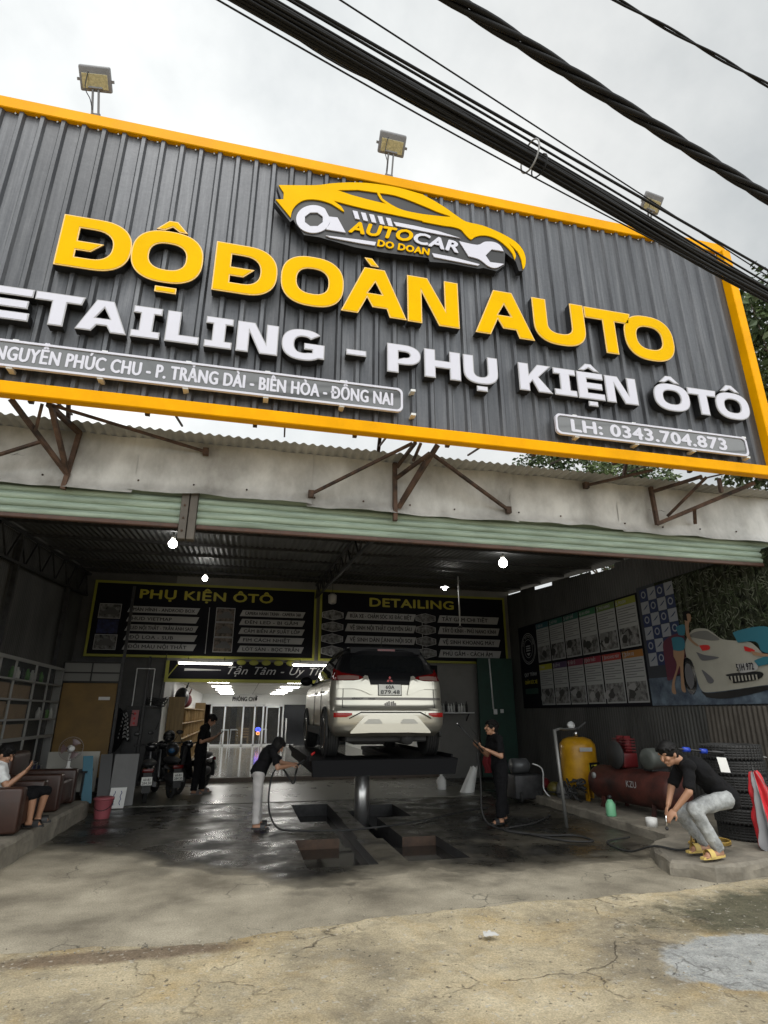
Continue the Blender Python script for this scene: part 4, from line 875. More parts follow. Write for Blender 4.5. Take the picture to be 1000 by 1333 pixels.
pr('car_print', [(M('printed maroon', (.10, .02, .04), .5), BQ((30, 300), (60, 230), (150, 180), (230, 200), (230, 470), (120, 600), (60, 580))),
    (m_cw, BQ((230, 290), (300, 150), (420, 130), (500, 170), (590, 230), (800, 250), (880, 280), (990, 400), (1030, 500), (1030, 640), (950, 660), (500, 720), (390, 700), (340, 560), (300, 430), (240, 390))),
    (M('printed dark glass', (.16, .16, .15), .4), BQ((285, 210), (320, 165), (430, 150), (490, 180), (560, 235), (430, 240))), (m_dglass, [(p[0], p[1]) for p in sup(*BQ((280, 570))[0], .16, .31, 2, 24)]),
    (m_line, [(p[0], p[1]) for p in sup(*BQ((280, 570))[0], .10, .21, 2, 24)]), (m_blk, BQ((390, 715), (500, 730), (960, 665), (1010, 700), (640, 780), (400, 760))), (m_line, BQ((345, 350), (420, 375), (560, 400), (420, 430), (370, 400))), (m_line, BQ((395, 515), (450, 550), (510, 610), (490, 640), (440, 620))),
    (m_red, BQ((375, 290), (460, 285), (468, 325), (385, 335))), (m_red, BQ((790, 295), (890, 330), (870, 350), (785, 330))), (m_blk, BQ((620, 560), (940, 530), (930, 600), (640, 640))), (m_strip, BQ((720, 465), (905, 455), (905, 520), (725, 540)))], .020)
g = MB(); a, b = BQ((735, 530), (895, 512)); text(g, '51H 972', O+U_*a[0]+Z_*(a[1]+.01), U_, Z_, .1, m_dtext, b[0]-a[0], .03, 0, .047); g.build('plate_print', T)
g = MB()
for i in range(9): a, b = BQ((640+i*33, 575-i*2), (642+i*33, 630-i*3)); g.quad(O+U_*a[0]+Z_*b[1]-X_*.046, O+U_*(a[0]+.03)+Z_*b[1]-X_*.046, O+U_*(a[0]+.03)+Z_*a[1]-X_*.046, O+U_*a[0]+Z_*a[1]-X_*.046, m_cw)
g.build('grille_print', T)
pr('figure_print', [(m_skp, BQ((240, 40), (290, 30), (280, 110), (300, 220), (370, 285), (350, 290), (270, 220), (250, 150))), (m_skp, BQ((135, 320), (235, 320), (230, 480), (240, 640), (255, 720), (215, 700), (205, 560), (195, 480), (150, 640), (165, 735), (125, 720), (130, 620), (170, 470), (130, 370))),
    (m_tl, BQ((160, 120), (240, 95), (240, 190), (170, 180))), (m_tl, BQ((120, 220), (230, 220), (235, 330), (115, 320))), (m_hair, BQ((220, -20), (290, -30), (300, 40), (270, 60), (230, 40))), (m_skp, BQ((262, 0), (300, 0), (302, 60), (268, 70)))], .04)
pr('second_figure_print', [(m_tl, BQ((690, 170), (940, 110), (1050, 150), (1050, 340), (960, 340), (900, 250), (700, 260))), (m_tl, BQ((890, 430), (1050, 380), (1050, 450), (900, 480))), (m_skp, BQ((860, 340), (960, 360), (1050, 370), (1050, 390), (940, 385), (870, 370)))], .041)
T = thing('corrugated_sheet', 'loose brownish corrugated sheet leaning on the right wall below the banner', 'metal sheet', (7.3, 7.6, .13)); g = MB(); corr(g, (XR-.10, 8.62, .13), -Y_, V((.02, .0, 1)), 2.3, 1.62, .095, .022, m_wallz2); g.build('sheet', T)

# ================================================================== CAR LIFT AND CAR
LX, LY = 2.16, 10.9
T = thing('car_lift', 'single post hydraulic car lift with a broad black steel deck', 'car lift', (LX, LY, PZ))
g = MB(); g.lathe((LX, LY, PZ), [(.13, 0), (.13, 1.2)], M('wet chrome ram', (.75, .75, .75), .30, .9), 36); g.lathe((LX, LY, PZ), [(.24, 0), (.24, .06), (.19, .08)], m_steel, 30); g.build('post', T)
m_deck = M('black deck steel', (.008, .008, .009), .6, 0, spec=.06)
DX0, DX1, DZ = 1.04, 3.26, .985
g = MB()
for x0, x1 in ((DX0, DX0+.72), (DX1-.72, DX1)): g.b2((x0, 9.15, DZ-.07), (x1, 13.0, DZ), m_deck, .01)
g.b2((DX0+.72, 9.15, DZ-.06), (DX1-.72, 9.6, DZ-.01), m_deck); g.b2((DX0+.5, LY-.35, DZ-.2), (DX1-.5, LY+.35, DZ-.07), m_deck, .01)
for x in (DX0+.06, DX0+.66, DX1-.66, DX1-.06): g.bar((x, 9.15, DZ-.12), (x, 13, DZ-.12), .06, .1, m_deck)
g.build('deck', T)
g = MB(); a = [(DX0, 8.97, DZ+.015), (DX1, 8.97, DZ+.015), (DX1, 9.15, DZ+.02), (DX0, 9.15, DZ+.02)]; b_ = [(DX0+.02, 8.95, DZ-.2), (DX1-.06, 8.95, DZ-.2), (DX1-.06, 9.15, DZ-.2), (DX0+.02, 9.15, DZ-.2)]
g.add(a+b_, [[0, 1, 2, 3], [7, 6, 5, 4], [0, 4, 5, 1], [1, 5, 6, 2], [2, 6, 7, 3], [3, 7, 4, 0]], m_deck); g.build('deck_edge', T)
for x in (DX0-.02, DX1+.02): g = MB(); g.bar((x, 9.3, DZ+.02), (x, 12.9, DZ+.02), .03, .07, m_deck); g.build('side_rail', T)
# --- the car, built at the origin: x across, y forward from the rear bumper, z up from the tyres
m_paint = M('silver white car paint', (.54, .52, .45), .30, .8, coat=.3)
m_cdark = M('gloss black trim', (.005, .005, .006), .35, spec=.12)
m_cgl = M('tinted car glass', (.006, .007, .008), .03, coat=.3)
m_cpl = M('matt dark trim', (.03, .03, .03), .7)
m_tl1 = M('tail lamp red', (.10, .003, .003), .15, spec=.4); m_tl2 = M('tail lamp clear', (.16, .10, .09), .15, spec=.4); m_refl = M('red reflector', (.30, .012, .01), .2)
m_pl = M('number plate white', (.62, .62, .58), .45)
RG = [(.30, .16, 4.22, .76), (.37, .05, 4.34, .83), (.46, .01, 4.43, .866), (.60, 0, 4.46, .873), (.66, .005, 4.47, .874), (.70, .05, 4.46, .874), (.74, .075, 4.46, .873), (.84, .085, 4.45, .873), (.96, .092, 4.40, .872), (1.03, .10, 4.25, .868), (1.09, .11, 3.9, .860), (1.13, .125, 3.58, .846), (1.2, .16, 3.38, .812), (1.32, .225, 3.18, .762), (1.42, .285, 2.95, .715), (1.50, .34, 2.7, .67), (1.55, .33, 2.5, .64), (1.60, .36, 2.25, .585), (1.635, .55, 1.95, .49), (1.65, .9, 1.6, .33)]
def rgi(z):
    z = max(RG[0][0], min(RG[-1][0], z))
    for a, b in zip(RG, RG[1:]):
        if z <= b[0]: t = (z-a[0])/(b[0]-a[0]); return [lerp(p, q, t) for p, q in zip(a, b)]
    return RG[-1]
CR, PR = .30, 3.0
def ry(x, z): _, y0, y1, hw = rgi(z); u = min(.999, abs(x)/hw); return y0+CR*(1-(1-u**PR)**(1/PR))
def ring(z):
    _, y0, y1, hw = rgi(z); P = []; cf = min(.55, (y1-y0)*.4); cr = min(CR, (y1-y0)*.3)
    for i in range(-12, 13): a = i/12*math.pi/2; s_, c_ = math.sin(a), math.cos(a); P.append(V((hw*math.copysign(abs(s_)**(2/PR), s_), y0+cr*(1-abs(c_)**(2/PR)), z)))
    for i in range(1, 14): P.append(V((hw, lerp(y0+cr, y1-cf, i/14), z)))
    for i in range(12, -13, -1): a = i/12*math.pi/2; s_, c_ = math.sin(a), math.cos(a); P.append(V((hw*math.copysign(abs(s_)**(2/2.4), s_), y1-cf*(1-abs(c_)**(2/2.4)), z)))
    for i in range(13, 0, -1): P.append(V((-hw, lerp(y0+cr, y1-cf, i/14), z)))
    return P
CAR = thing('parked_car', 'silver white people carrier with number plate 60A 879.48 raised on the lift', 'car', (0, 0, 0))
zs = []
for a, b in zip(RG, RG[1:]): k = 3 if b[0]-a[0] > .05 else 2; zs += [lerp(a[0], b[0], i/k) for i in range(k)]
zs.append(RG[-1][0]); rings = [ring(z) for z in zs]; n_ = len(rings[0])
g = MB(); vv = [p for r_ in rings for p in r_]
for j in range(len(zs)-1):
    z = (zs[j]+zs[j+1])/2; fA = []; fB = []; fC = []
    for i in range(n_):
        p = rings[j][i]; f = [j*n_+i, j*n_+(i+1) % n_, (j+1)*n_+(i+1) % n_, (j+1)*n_+i]
        (fB if 1.12 < z < 1.50 and p.y > .5 else fA).append(f)
    if fA: g.add(vv[:0], [], m_paint); o_ = 0
    for m, fl in ((m_paint if z < 1.105 else m_cdark, fA), (m_cgl, fB)):
        if fl: idx = sorted({q for f in fl for q in f}); mp2 = {q: k for k, q in enumerate(idx)}; g.add([vv[q] for q in idx], [[mp2[q] for q in f] for f in fl], m, True)
g.add(rings[0], [list(range(n_))[::-1]], m_cpl); g.add(rings[-1], [list(range(n_))], m_cdark, True)
bo = g.build('body', CAR)
bm = bmesh.new(); bm.from_mesh(bo.data); bmesh.ops.remove_doubles(bm, verts=bm.verts[:], dist=1e-5); bmesh.ops.recalc_face_normals(bm, faces=bm.faces[:]); bm.to_mesh(bo.data); bm.free()
def band(pts, off, m, name, parent=CAR, d=.012, nx=6, nz=4, mirror=False, fn=ry, g=None, sm=True):
    """a trim piece lying on the rear of the car: pts = (x, z low, z high) stations"""
    own = g is None; g = g or MB()
    for sgn in ((1, -1) if mirror else (1,)):
        st = []
        for (x0, a0, b0), (x1, a1, b1) in zip(pts, pts[1:]): st += [(lerp(x0, x1, i/nx), lerp(a0, a1, i/nx), lerp(b0, b1, i/nx)) for i in range(nx)]
        st.append(pts[-1]); k = len(st); F = []
        for j in range(nz+1):
            for x, a, b in st: z = lerp(a, b, j/nz); F.append(V((x*sgn, fn(x, z)-off, z)))
        fs_ = [[j*k+i, j*k+i+1, (j+1)*k+i+1, (j+1)*k+i] for j in range(nz) for i in range(k-1)]
        bd = list(range(k))+[j*k+k-1 for j in range(1, nz+1)]+[nz*k+i for i in range(k-2, -1, -1)]+[j*k for j in range(nz-1, 0, -1)]
        nF = len(F); F += [F[q]+V((0, d, 0)) for q in bd]; fs_ += [[bd[i], nF+i, nF+(i+1) % len(bd), bd[(i+1) % len(bd)]] for i in range(len(bd))]
        g.add(F, fs_ if sgn > 0 else [f[::-1] for f in fs_], m, False)
    return g.build(name, parent) if own else g
band([(-.80, 1.12, 1.30), (-.70, 1.09, 1.46), (-.5, 1.04, 1.53), (-.42, 1.03, 1.54), (.42, 1.03, 1.54), (.5, 1.04, 1.53), (.70, 1.09, 1.46), (.80, 1.12, 1.30)], .008, m_cdark, 'tailgate_black_panel', nz=6)
band([(-.58, 1.25, 1.40), (-.53, 1.22, 1.475), (-.4, 1.21, 1.485), (.4, 1.21, 1.485), (.53, 1.22, 1.475), (.58, 1.25, 1.40)], .016, m_cgl, 'rear_window', nz=6)
band([(-.33, 1.03, 1.14), (.33, 1.03, 1.14)], .014, m_cdark, 'plate_garnish')
band([(-.56, 1.51, 1.60), (.56, 1.51, 1.60)], .06, m_cdark, 'roof_spoiler', d=.2, fn=lambda x, z: .40+.10*abs(x)**2)
band([(-.14, 1.545, 1.575), (.14, 1.545, 1.575)], .072, m_tl1, 'high_brake_lamp', d=.01, fn=lambda x, z: .40+.10*abs(x)**2)
# horn-shaped white shoulders beside the plate
band([(.27, .885, .90), (.31, .89, 1.06), (.335, .90, 1.155), (.375, .92, 1.165), (.45, .95, 1.10), (.55, .97, 1.085), (.80, .97, 1.085)], .03, m_paint, 'tailgate_shoulder', mirror=True)
for sgn in (-1, 1):
    g = MB(); P = [(.40, 1.125, 1.135), (.46, 1.10, 1.16), (.58, 1.09, 1.18), (.72, 1.09, 1.205), (.77, 1.09, 1.25), (.812, 1.095, 1.28), (.846, 1.10, 1.14)]
    band([(x*sgn, a, b) for x, a, b in P][::sgn], .03, m_tl1, '', g=g, d=.03); o = g.build('tail_lamp', CAR)
    band([(x*sgn, a, b) for x, a, b in ((.47, 1.105, 1.15), (.62, 1.098, 1.165), (.78, 1.098, 1.16))][::sgn], .034, m_tl2, 'clear_lens', o)
band([(-.82, .81, .845), (-.4, .812, .848), (.4, .812, .848), (.82, .81, .845)], .010, M('satin strip', (.14, .13, .12), .35, .5), 'tailgate_strip')
band([(-.30, .87, 1.02), (.30, .87, 1.02)], .002, m_paint, 'plate_recess')
o = band([(-.172, .882, 1.032), (.172, .882, 1.032)], .02, m_pl, 'number_plate')
band([(-.182, .872, 1.042), (.182, .872, 1.042)], .014, m_cpl, 'plate_frame', o)
g = MB(); yv = ry(0, 1.0)-.034
text(g, '60A', V((0, ry(0, 1.0)-.028, .968)), X_, Z_, .052, m_dtext, None, .015, 0, 0, 'c', 1.0); text(g, '879.48', V((0, ry(0, .92)-.028, .896)), X_, Z_, .054, m_dtext, .29, .015, 0, 0, 'c'); g.build('plate_lettering', o)
g = MB()
for a in (90, 210, 330):
    c_, s_ = math.cos(R(a)), math.sin(R(a)); t_ = (-s_, c_); f = lambda r, q: V((r*c_+q*t_[0], ry(0, 1.1)-.026, 1.10+r*s_+q*t_[1])); g.add([f(.003, 0), f(.030, .019), f(.057, 0), f(.030, -.019)], [[0, 1, 2, 3]], m_refl)
g.build('maker_badge', CAR)
g = MB(); text(g, 'XPANDER', V((-.58, ry(.5, .83)-.018, .815)), X_, Z_, .028, m_dtext, .20, .02, .1, 0); text(g, 'CROSS', V((-.33, ry(.3, .83)-.018, .815)), X_, Z_, .02, m_dtext, .10, .02, .1, 0); g.build('badge_lettering', CAR)
g = MB(); m_st = M('grey sticker', (.22, .21, .20), .6)
for i, (x, h) in enumerate(((-.075, .05), (-.045, .07), (-.015, .085), (.02, .075), (.05, .085), (.078, .055))):
    y_ = ry(x, .75)-.008; g.add([V((x-.014, y_, .715)), V((x+.014, y_, .715)), V((x+.010, y_, (.715)+h*.7)), V((x-.010, y_, (.715)+h*.7))], [[0, 1, 2, 3]], m_st); g.ball((x, y_, (.715)+h*.82), (.012, .002, .012), m_st, None, 10, 6)
g.build('family_sticker', CAR)
def seam_(pts, nm): g = MB(); g.tube([V((x, ry(x, z)-.003, z)) for x, z in spline([(a, b, 0) for a, b in pts], 5) for x, z in [(x, z)]] if 0 else [V((p.x, ry(p.x, p.y)-.002, p.y)) for p in spline([(a, b, 0) for a, b in pts], 5)], .006, m_cpl, 6); return g.build(nm, CAR)
seam_([(-.70, 1.08), (-.70, .9), (-.705, .73), (-.67, .70), (-.3, .695), (.3, .695), (.67, .70), (.705, .73), (.70, .9), (.70, 1.08)], 'tailgate_gap')
# bumper: upper lip, reflector pockets, skid plate
band([(-.872, .655, .69), (-.5, .675, .70), (.5, .675, .70), (.872, .655, .69)], .012, m_paint, 'bumper_lip', d=.04)
for sgn in (-1, 1):
    o = band([(x*sgn, a, b) for x, a, b in ((.53, .60, .645), (.62, .555, .655), (.866, .54, .655))][::sgn], .012, m_paint, 'reflector_pocket'); band([(x*sgn, a, b) for x, a, b in ((.58, .60, .628), (.66, .57, .632), (.835, .568, .632))][::sgn], .02, m_refl, 'reflector', o)
band([(-.62, .545, .56), (-.45, .63, .645), (.45, .63, .645), (.62, .545, .56)], .018, m_cdark, 'bumper_crease', d=.01)
sk = [(-.60, .35, .37), (-.40, .355, .58), (-.30, .36, .61), (.30, .36, .61), (.40, .355, .58), (.60, .35, .37)]
skf = lambda x, z: .02+.10*abs(x)**2.5-.05*max(0, (.45-z)/.1)*0+.03*max(0, z-.5)
o = band(sk, .035, m_paint, 'skid_plate', d=.12, fn=skf, nz=6)
for sgn in (-1, 1): band([(x*sgn, a, b) for x, a, b in ((.14, .48, .50), (.18, .48, .545), (.34, .48, .545), (.40, .48, .49))][::sgn], .044, M('skid pocket', (.42, .41, .37), .4, .3), 'skid_pocket', o, fn=skf)
# wheels
def wheel(x, y):
    s_ = 1 if x > 0 else -1; w_ = thing('wheel', None, None); w_.parent = CAR; bpy.data.objects.remove(w_)
    g = MB(); c = V((x, y, .33)); pr_ = [(.215, -.10), (.30, -.108), (.325, -.095)]
    for k in range(5): z_ = -.085+k*.036; pr_ += [(.331, z_), (.331, z_+.026), (.322, z_+.028), (.322, z_+.034)]
    pr_ += [(.325, .095), (.30, .108), (.215, .10)]
    g.lathe(c, pr_, m_rub, 44, (s_, 0, 0)); o = g.build('wheel', CAR)
    g = MB(); g.lathe(c, [(.215, .06), (.225, .10), (.20, .105), (.19, .07)], m_chrome, 36, (s_, 0, 0), cap=False); g.lathe(c, [(.02, .085), (.05, .08), (.055, .02)], m_chrome, 16, (s_, 0, 0))
    for k in range(10): a = R(36*k); d = V((0, math.cos(a), math.sin(a))); g.bar(c+V((s_*.075, 0, 0))+d*.04, c+V((s_*.085, 0, 0))+d*.205, .03, .02, m_chrome)
    g.lathe(c, [(.205, .02), (.19, .0), (.02, .0)], m_cpl, 24, (s_, 0, 0)); g.build('rim', o)
for x in (-.79, .79):
    for y in (.83, 3.60): wheel(x, y)
for sgn in (-1, 1):
    for y in (.83, 3.60):
        g = MB(); P = [(V((sgn*.882, y+.375*math.cos(R(a)), .33+.375*math.sin(R(a))))) for a in range(-8, 189, 7)]; g.tube(P, .022, m_cpl, 8); g.lathe((sgn*.873, y, .33), [(.37, -.0), (.36, .004)], m_cpl, 40, (sgn, 0, 0)); g.build('wheel_arch', CAR)
    g = MB(); c = V((sgn*.97, 3.02, 1.20)); g.ball(c, (.12, .09, .085), m_cdark, None, 18, 12); g.bar(c-V((sgn*.06, 0, .03)), (sgn*.82, 3.06, 1.14), .05, .03, m_cdark); g.build('door_mirror', CAR)
    g = MB(); g.bar((sgn*.876, 1.25, .36), (sgn*.876, 3.2, .36), .02, .12, m_cpl); g.build('side_sill', CAR)
    for y in (1.35, 2.3): g = MB(); g.tube([(sgn*.878, y, .42), (sgn*.882, y, .8), (sgn*.866, y, 1.05)], .005, m_cpl, 6); g.box((sgn*.885, y-.16, .95), (.03, .16, .03), m_chrome, None, .01, 2); g.build('door_line', CAR)
    g = MB(); g.bar((sgn*.60, .8, 1.60), (sgn*.58, 2.2, 1.615), .03, .035, m_cdark); g.build('roof_rail', CAR)
g = MB(); g.b2((-.62, .3, .22), (.62, 4.1, .34), m_cpl, .02); g.cyl((-.7, .83, .30), (.7, .83, .30), .05, m_cpl); g.cyl((.3, .2, .27), (.3, .9, .27), .09, m_cpl); g.box((-.25, .7, .26), (.5, .5, .16), m_cpl, None, .03, 2); g.build('underbody', CAR)
g = MB(); g.tube([(0, .75, 1.60), (0, .62, 1.80)], .006, m_cpl, 6); g.build('aerial', CAR)
CAR.location = (2.25, 9.10, DZ+.005); CAR.scale = (1.05, 1.0, 1.05)
# ================================================================== PEOPLE
def remesh(mb, vox, mats, fn, name, parent, sm=2, wr=0.):
    """fuse overlapping pieces into one continuous surface"""
    me = bpy.data.meshes.new('tmp'); me.from_pydata([tuple(p) for p in mb.v], [], mb.f); o = bpy.data.objects.new('tmp', me); col.objects.link(o)
    a = o.modifiers.new('r', 'REMESH'); a.mode = 'VOXEL'; a.voxel_size = vox; b = o.modifiers.new('s', 'SMOOTH'); b.iterations = sm; b.factor = .5
    dg = bpy.context.evaluated_depsgraph_get(); m2 = bpy.data.meshes.new_from_object(o.evaluated_get(dg)); bpy.data.objects.remove(o)
    off = V((0, 0, 0)); q = parent
    while q: off += q.location; q = q.parent
    if wr:                                             # cloth folds
        for v in m2.vertices:
            c = v.co; q = V((c.x*6.5, c.y*6.5, c.z*9)); q += V((noise.noise(q*.6), noise.noise(q*.6+V((7, 0, 0))), 0))*.9
            v.co = c+v.normal*wr*((1-abs(noise.noise(q))*2.2)*.8+.35*noise.noise(q*2.3)-.35)
    if fn:
        for p in m2.polygons: p.material_index = fn(p.center)
    m2.transform(Matrix.Translation(-off)); m2.materials.clear()
    for m in mats: m2.materials.append(m)
    m2.polygons.foreach_set('use_smooth', [True]*len(m2.polygons)); m2.name = name
    r = bpy.data.objects.new(name, m2); col.objects.link(r); r.parent = parent; return r
def cap(g, a, b, ra, rb, n=14):
    a, b = V(a), V(b); g.cyl(a, b, ra, m_skin, rb, n); g.ball(a, ra, m_skin, None, n, 8); g.ball(b, rb, m_skin, None, n, 8)
def hand(g, wr, d, pn, grip=.5, sc_=1., side=1):
    """palm and five separate, bent fingers; d = reach, pn = palm normal"""
    d = V(d).normalized(); pn = V(pn); pn = (pn-d*pn.dot(d)).normalized(); s_ = d.cross(pn)*side; wr = V(wr)
    m_ = Matrix((s_, d, pn)).transposed(); g.ball(wr+d*.048*sc_, (.038*sc_, .056*sc_, .016*sc_), m_skin, m_, 14, 8)
    for i, ln in enumerate((.070, .080, .075, .058)):
        p = wr+d*(.088-.006*abs(i-1.2))*sc_+s_*(.027-.018*i)*sc_; a = 0
        for k in range(3):
            a += grip*(.75 if k else .4); dd_ = d*math.cos(a)+pn*math.sin(a); q = p+dd_*ln*sc_*(.46, .3, .24)[k]; cap(g, p, q, (.0088-.0008*k)*sc_, (.0082-.0008*k)*sc_, 8); p = q
    p = wr+d*.03*sc_+s_*.03*sc_; q = p+(d*.6+s_*.7+pn*.35).normalized()*.036*sc_; cap(g, p, q, .011*sc_, .0095*sc_, 8); r_ = q+(d*.85+s_*.1+pn*.5*grip).normalized()*.03*sc_; cap(g, q, r_, .0095*sc_, .008*sc_, 8)
def person(lb, J, face, up, shirt, pants, hair='short', loc=None, feet=None, sleeve=.85, pant_to=1., hands=None, big=1., fatpants=0., shoe=None, female=False):
    """J: joints in world space (pelvis, chest, neck, head, shL, shR, elL, ...); one continuous body, clothing and hair as children"""
    J = {k: V(v) for k, v in J.items()}; P = thing('person', lb, 'person', loc or ((J['anL']+J['anR'])/2*1.0))
    f = V(face).normalized(); u = V(up); u = (u-f*u.dot(f)).normalized(); s_ = f.cross(u); m_ = Matrix((s_, f, u)).transposed(); H = J['head']; b = big
    g = MB()
    g.ball(H+u*.015*b, (.074*b, .094*b, .10*b), m_skin, m_, 20, 14); g.ball(H-u*.055*b+f*.025*b, (.054*b, .062*b, .062*b), m_skin, m_, 16, 10); g.ball(H-u*.095*b+f*.058*b, (.026*b, .024*b, .02*b), m_skin, m_)
    g.cyl(H+f*.088*b+u*.012*b, H+f*.110*b-u*.028*b, .009*b, m_skin, .0165*b, 8); g.ball(H+f*.108*b-u*.03*b, .0155*b, m_skin, None, 8, 6); g.ball(H+f*.086*b-u*.062*b, (.026*b, .014*b, .011*b), m_skin, m_)
    for q in (-1, 1): g.ball(H+s_*q*.076*b-f*.008*b-u*.012*b, (.012*b, .02*b, .032*b), m_skin, m_); g.ball(H+s_*q*.04*b+f*.07*b-u*.025*b, .024*b, m_skin, None, 10, 6); g.ball(H+f*.082*b+u*.03*b+s_*q*.032*b, (.03*b, .014*b, .011*b), m_skin, m_)
    cap(g, J['neck'], H-u*.06*b, .054*b, .05*b)
    sp_m = (J['pelvis']+J['chest'])/2
    def torso(g, e):
        ax = (J['chest']-J['pelvis']).normalized(); sx2 = (J['shR']-J['shL']); sx2 = (sx2-ax*sx2.dot(ax)).normalized(); fx2 = ax.cross(sx2); mm = Matrix((sx2, fx2, ax)).transposed()
        g.ball(J['chest'], (.150*b+e, .105*b+e, .17*b+e), m_skin, mm, 18, 12); g.ball(sp_m, (.128*b+e, .092*b+e, .16*b+e), m_skin, mm, 18, 12); g.ball(J['pelvis'], (.150*b+e, .105*b+e, .13*b+e), m_skin, mm, 18, 12)
        cap(g, J['chest'], sp_m, .108*b+e, .095*b+e); cap(g, sp_m, J['pelvis'], .095*b+e, .105*b+e); cap(g, J['shL'], J['shR'], .058*b+e, .058*b+e); cap(g, (J['shL']+J['shR'])/2, J['neck'], .07*b+e, .052*b+e)
    torso(g, 0)
    for q in 'LR':
        cap(g, J['sh'+q], J['el'+q], .047*b, .037*b); cap(g, J['el'+q], J['wr'+q], .038*b, .025*b); d = J['ha'+q]-J['wr'+q]; gp, pn = (hands or {}).get(q, (.5, V((0, 0, -1)))); hand(g, J['wr'+q], d, pn, gp, b, 1 if q == 'L' else -1)
        cap(g, J['hi'+q], J['kn'+q], .078*b, .055*b); cap(g, J['kn'+q], J['an'+q], .055*b, .035*b); t_ = J['to'+q]; a_ = J['an'+q]; hl = V((a_.x, a_.y, t_.z+.012))-(t_-a_).normalized()*V((1, 1, 0)).length*.012
        cap(g, a_, hl+V((0, 0, .015)), .034*b, .034*b); cap(g, hl+V((0, 0, .01)), lerp(hl, t_, .7)+V((0, 0, .012)), .034*b, .036*b); w2 = (t_-hl).normalized().cross(Z_)
        for k in range(5): cap(g, lerp(hl, t_, .66)+w2*(-.028+.014*k)*b+V((0, 0, .012)), t_+w2*(-.03+.015*k)*b-(t_-hl)*.03*abs(k-1)+V((0, 0, .004)), .011*b, .0085*b, 8)
    eyes = [H+f*.085*b+u*.012*b+s_*q*.031*b for q in (-1, 1)]; brow = [H+f*.09*b+u*.036*b+s_*q*.033*b for q in (-1, 1)]; mo = H+f*.098*b-u*.063*b
    def mat_(c):
        if any((c-e).length < .0125 for e in eyes): return 1
        if any(abs((c-e).dot(u)) < .006 and abs((c-e).dot(s_)) < .022 and (c-e).length < .035 for e in brow): return 1
        if abs((c-mo).dot(u)) < .009 and abs((c-mo).dot(s_)) < .024 and (c-mo).length < .04: return 2
        return 0
    remesh(g, .0062, [m_skin, m_hair, m_lip], mat_, 'body', P, 2)
    g = MB(); torso(g, .016)
    for q in 'LR':
        e_ = lerp(J['sh'+q], J['el'+q], sleeve); cap(g, J['sh'+q], lerp(J['sh'+q], J['el'+q], .3), .062*b, .060*b); g.cyl(J['sh'+q], e_, .060*b, m_skin, .058*b, 14)
    ax = (J['pelvis']-sp_m).normalized(); g.cyl(sp_m, J['pelvis']+ax*.05, .12*b, m_skin, .135*b, 20)
    remesh(g, .0135, [shirt], None, 'shirt', P, 3, .014)
    g = MB(); e = .014+fatpants; sx2 = (J['hiR']-J['hiL']).normalized()
    g.ball(J['pelvis']-(J['chest']-J['pelvis']).normalized()*.02, (.158*b, .118*b, .12*b), m_skin, Matrix((sx2, (J['chest']-J['pelvis']).normalized().cross(sx2), (J['chest']-J['pelvis']).normalized())).transposed(), 18, 12)
    for q in 'LR':
        cap(g, J['hi'+q], J['kn'+q], .082*b+e, .058*b+e*.8)
        if pant_to > .05: g.cyl(J['kn'+q], lerp(J['kn'+q], J['an'+q], pant_to), .057*b+e*.8, m_skin, .042*b+e*1.1, 16)
    remesh(g, .0135, [pants], None, 'trousers' if pant_to > .2 else 'shorts', P, 3, .011)
    g = MB()
    g.ball(H+u*.036*b-f*.012*b, (.090*b, .108*b, .100*b), m_skin, m_, 20, 14); g.ball(H+u*.082*b+f*.045*b, (.072*b, .055*b, .032*b), m_skin, m_)
    for k in range(26):
        random.seed(k*7+int(H.x*100)); a = random.uniform(-2.4, 2.4); c0 = H+u*(.075*b)+f*(.05*math.cos(a)*b)+s_*(.06*math.sin(a)*b); dr = (f*math.cos(a)*.085+s_*math.sin(a)*.085-u*random.uniform(.005, .045))*b
        cap(g, c0, c0+dr*.62, .02*b, .008*b, 6)
    g.ball(H-f*.055*b-u*.02*b, (.07*b, .05*b, .07*b), m_skin, m_)
    if hair == 'long':
        for k in range(9): a = -1.5+k*.375; c0 = H+u*.02*b+s_*math.sin(a)*.07*b-f*math.cos(a)*.05*b; cap(g, c0, c0-u*.20*b+V((0, 0, -.06)), .036*b, .02*b, 8)
        for q in (-1, 1): cap(g, H+u*.04*b+s_*q*.066*b+f*.045*b, H-u*.12*b+s_*q*.062*b+f*.05*b, .026*b, .016*b, 8)
    cut = H+u*.018*b
    o = remesh(g, .008, [m_hair], None, 'hair', P, 1)
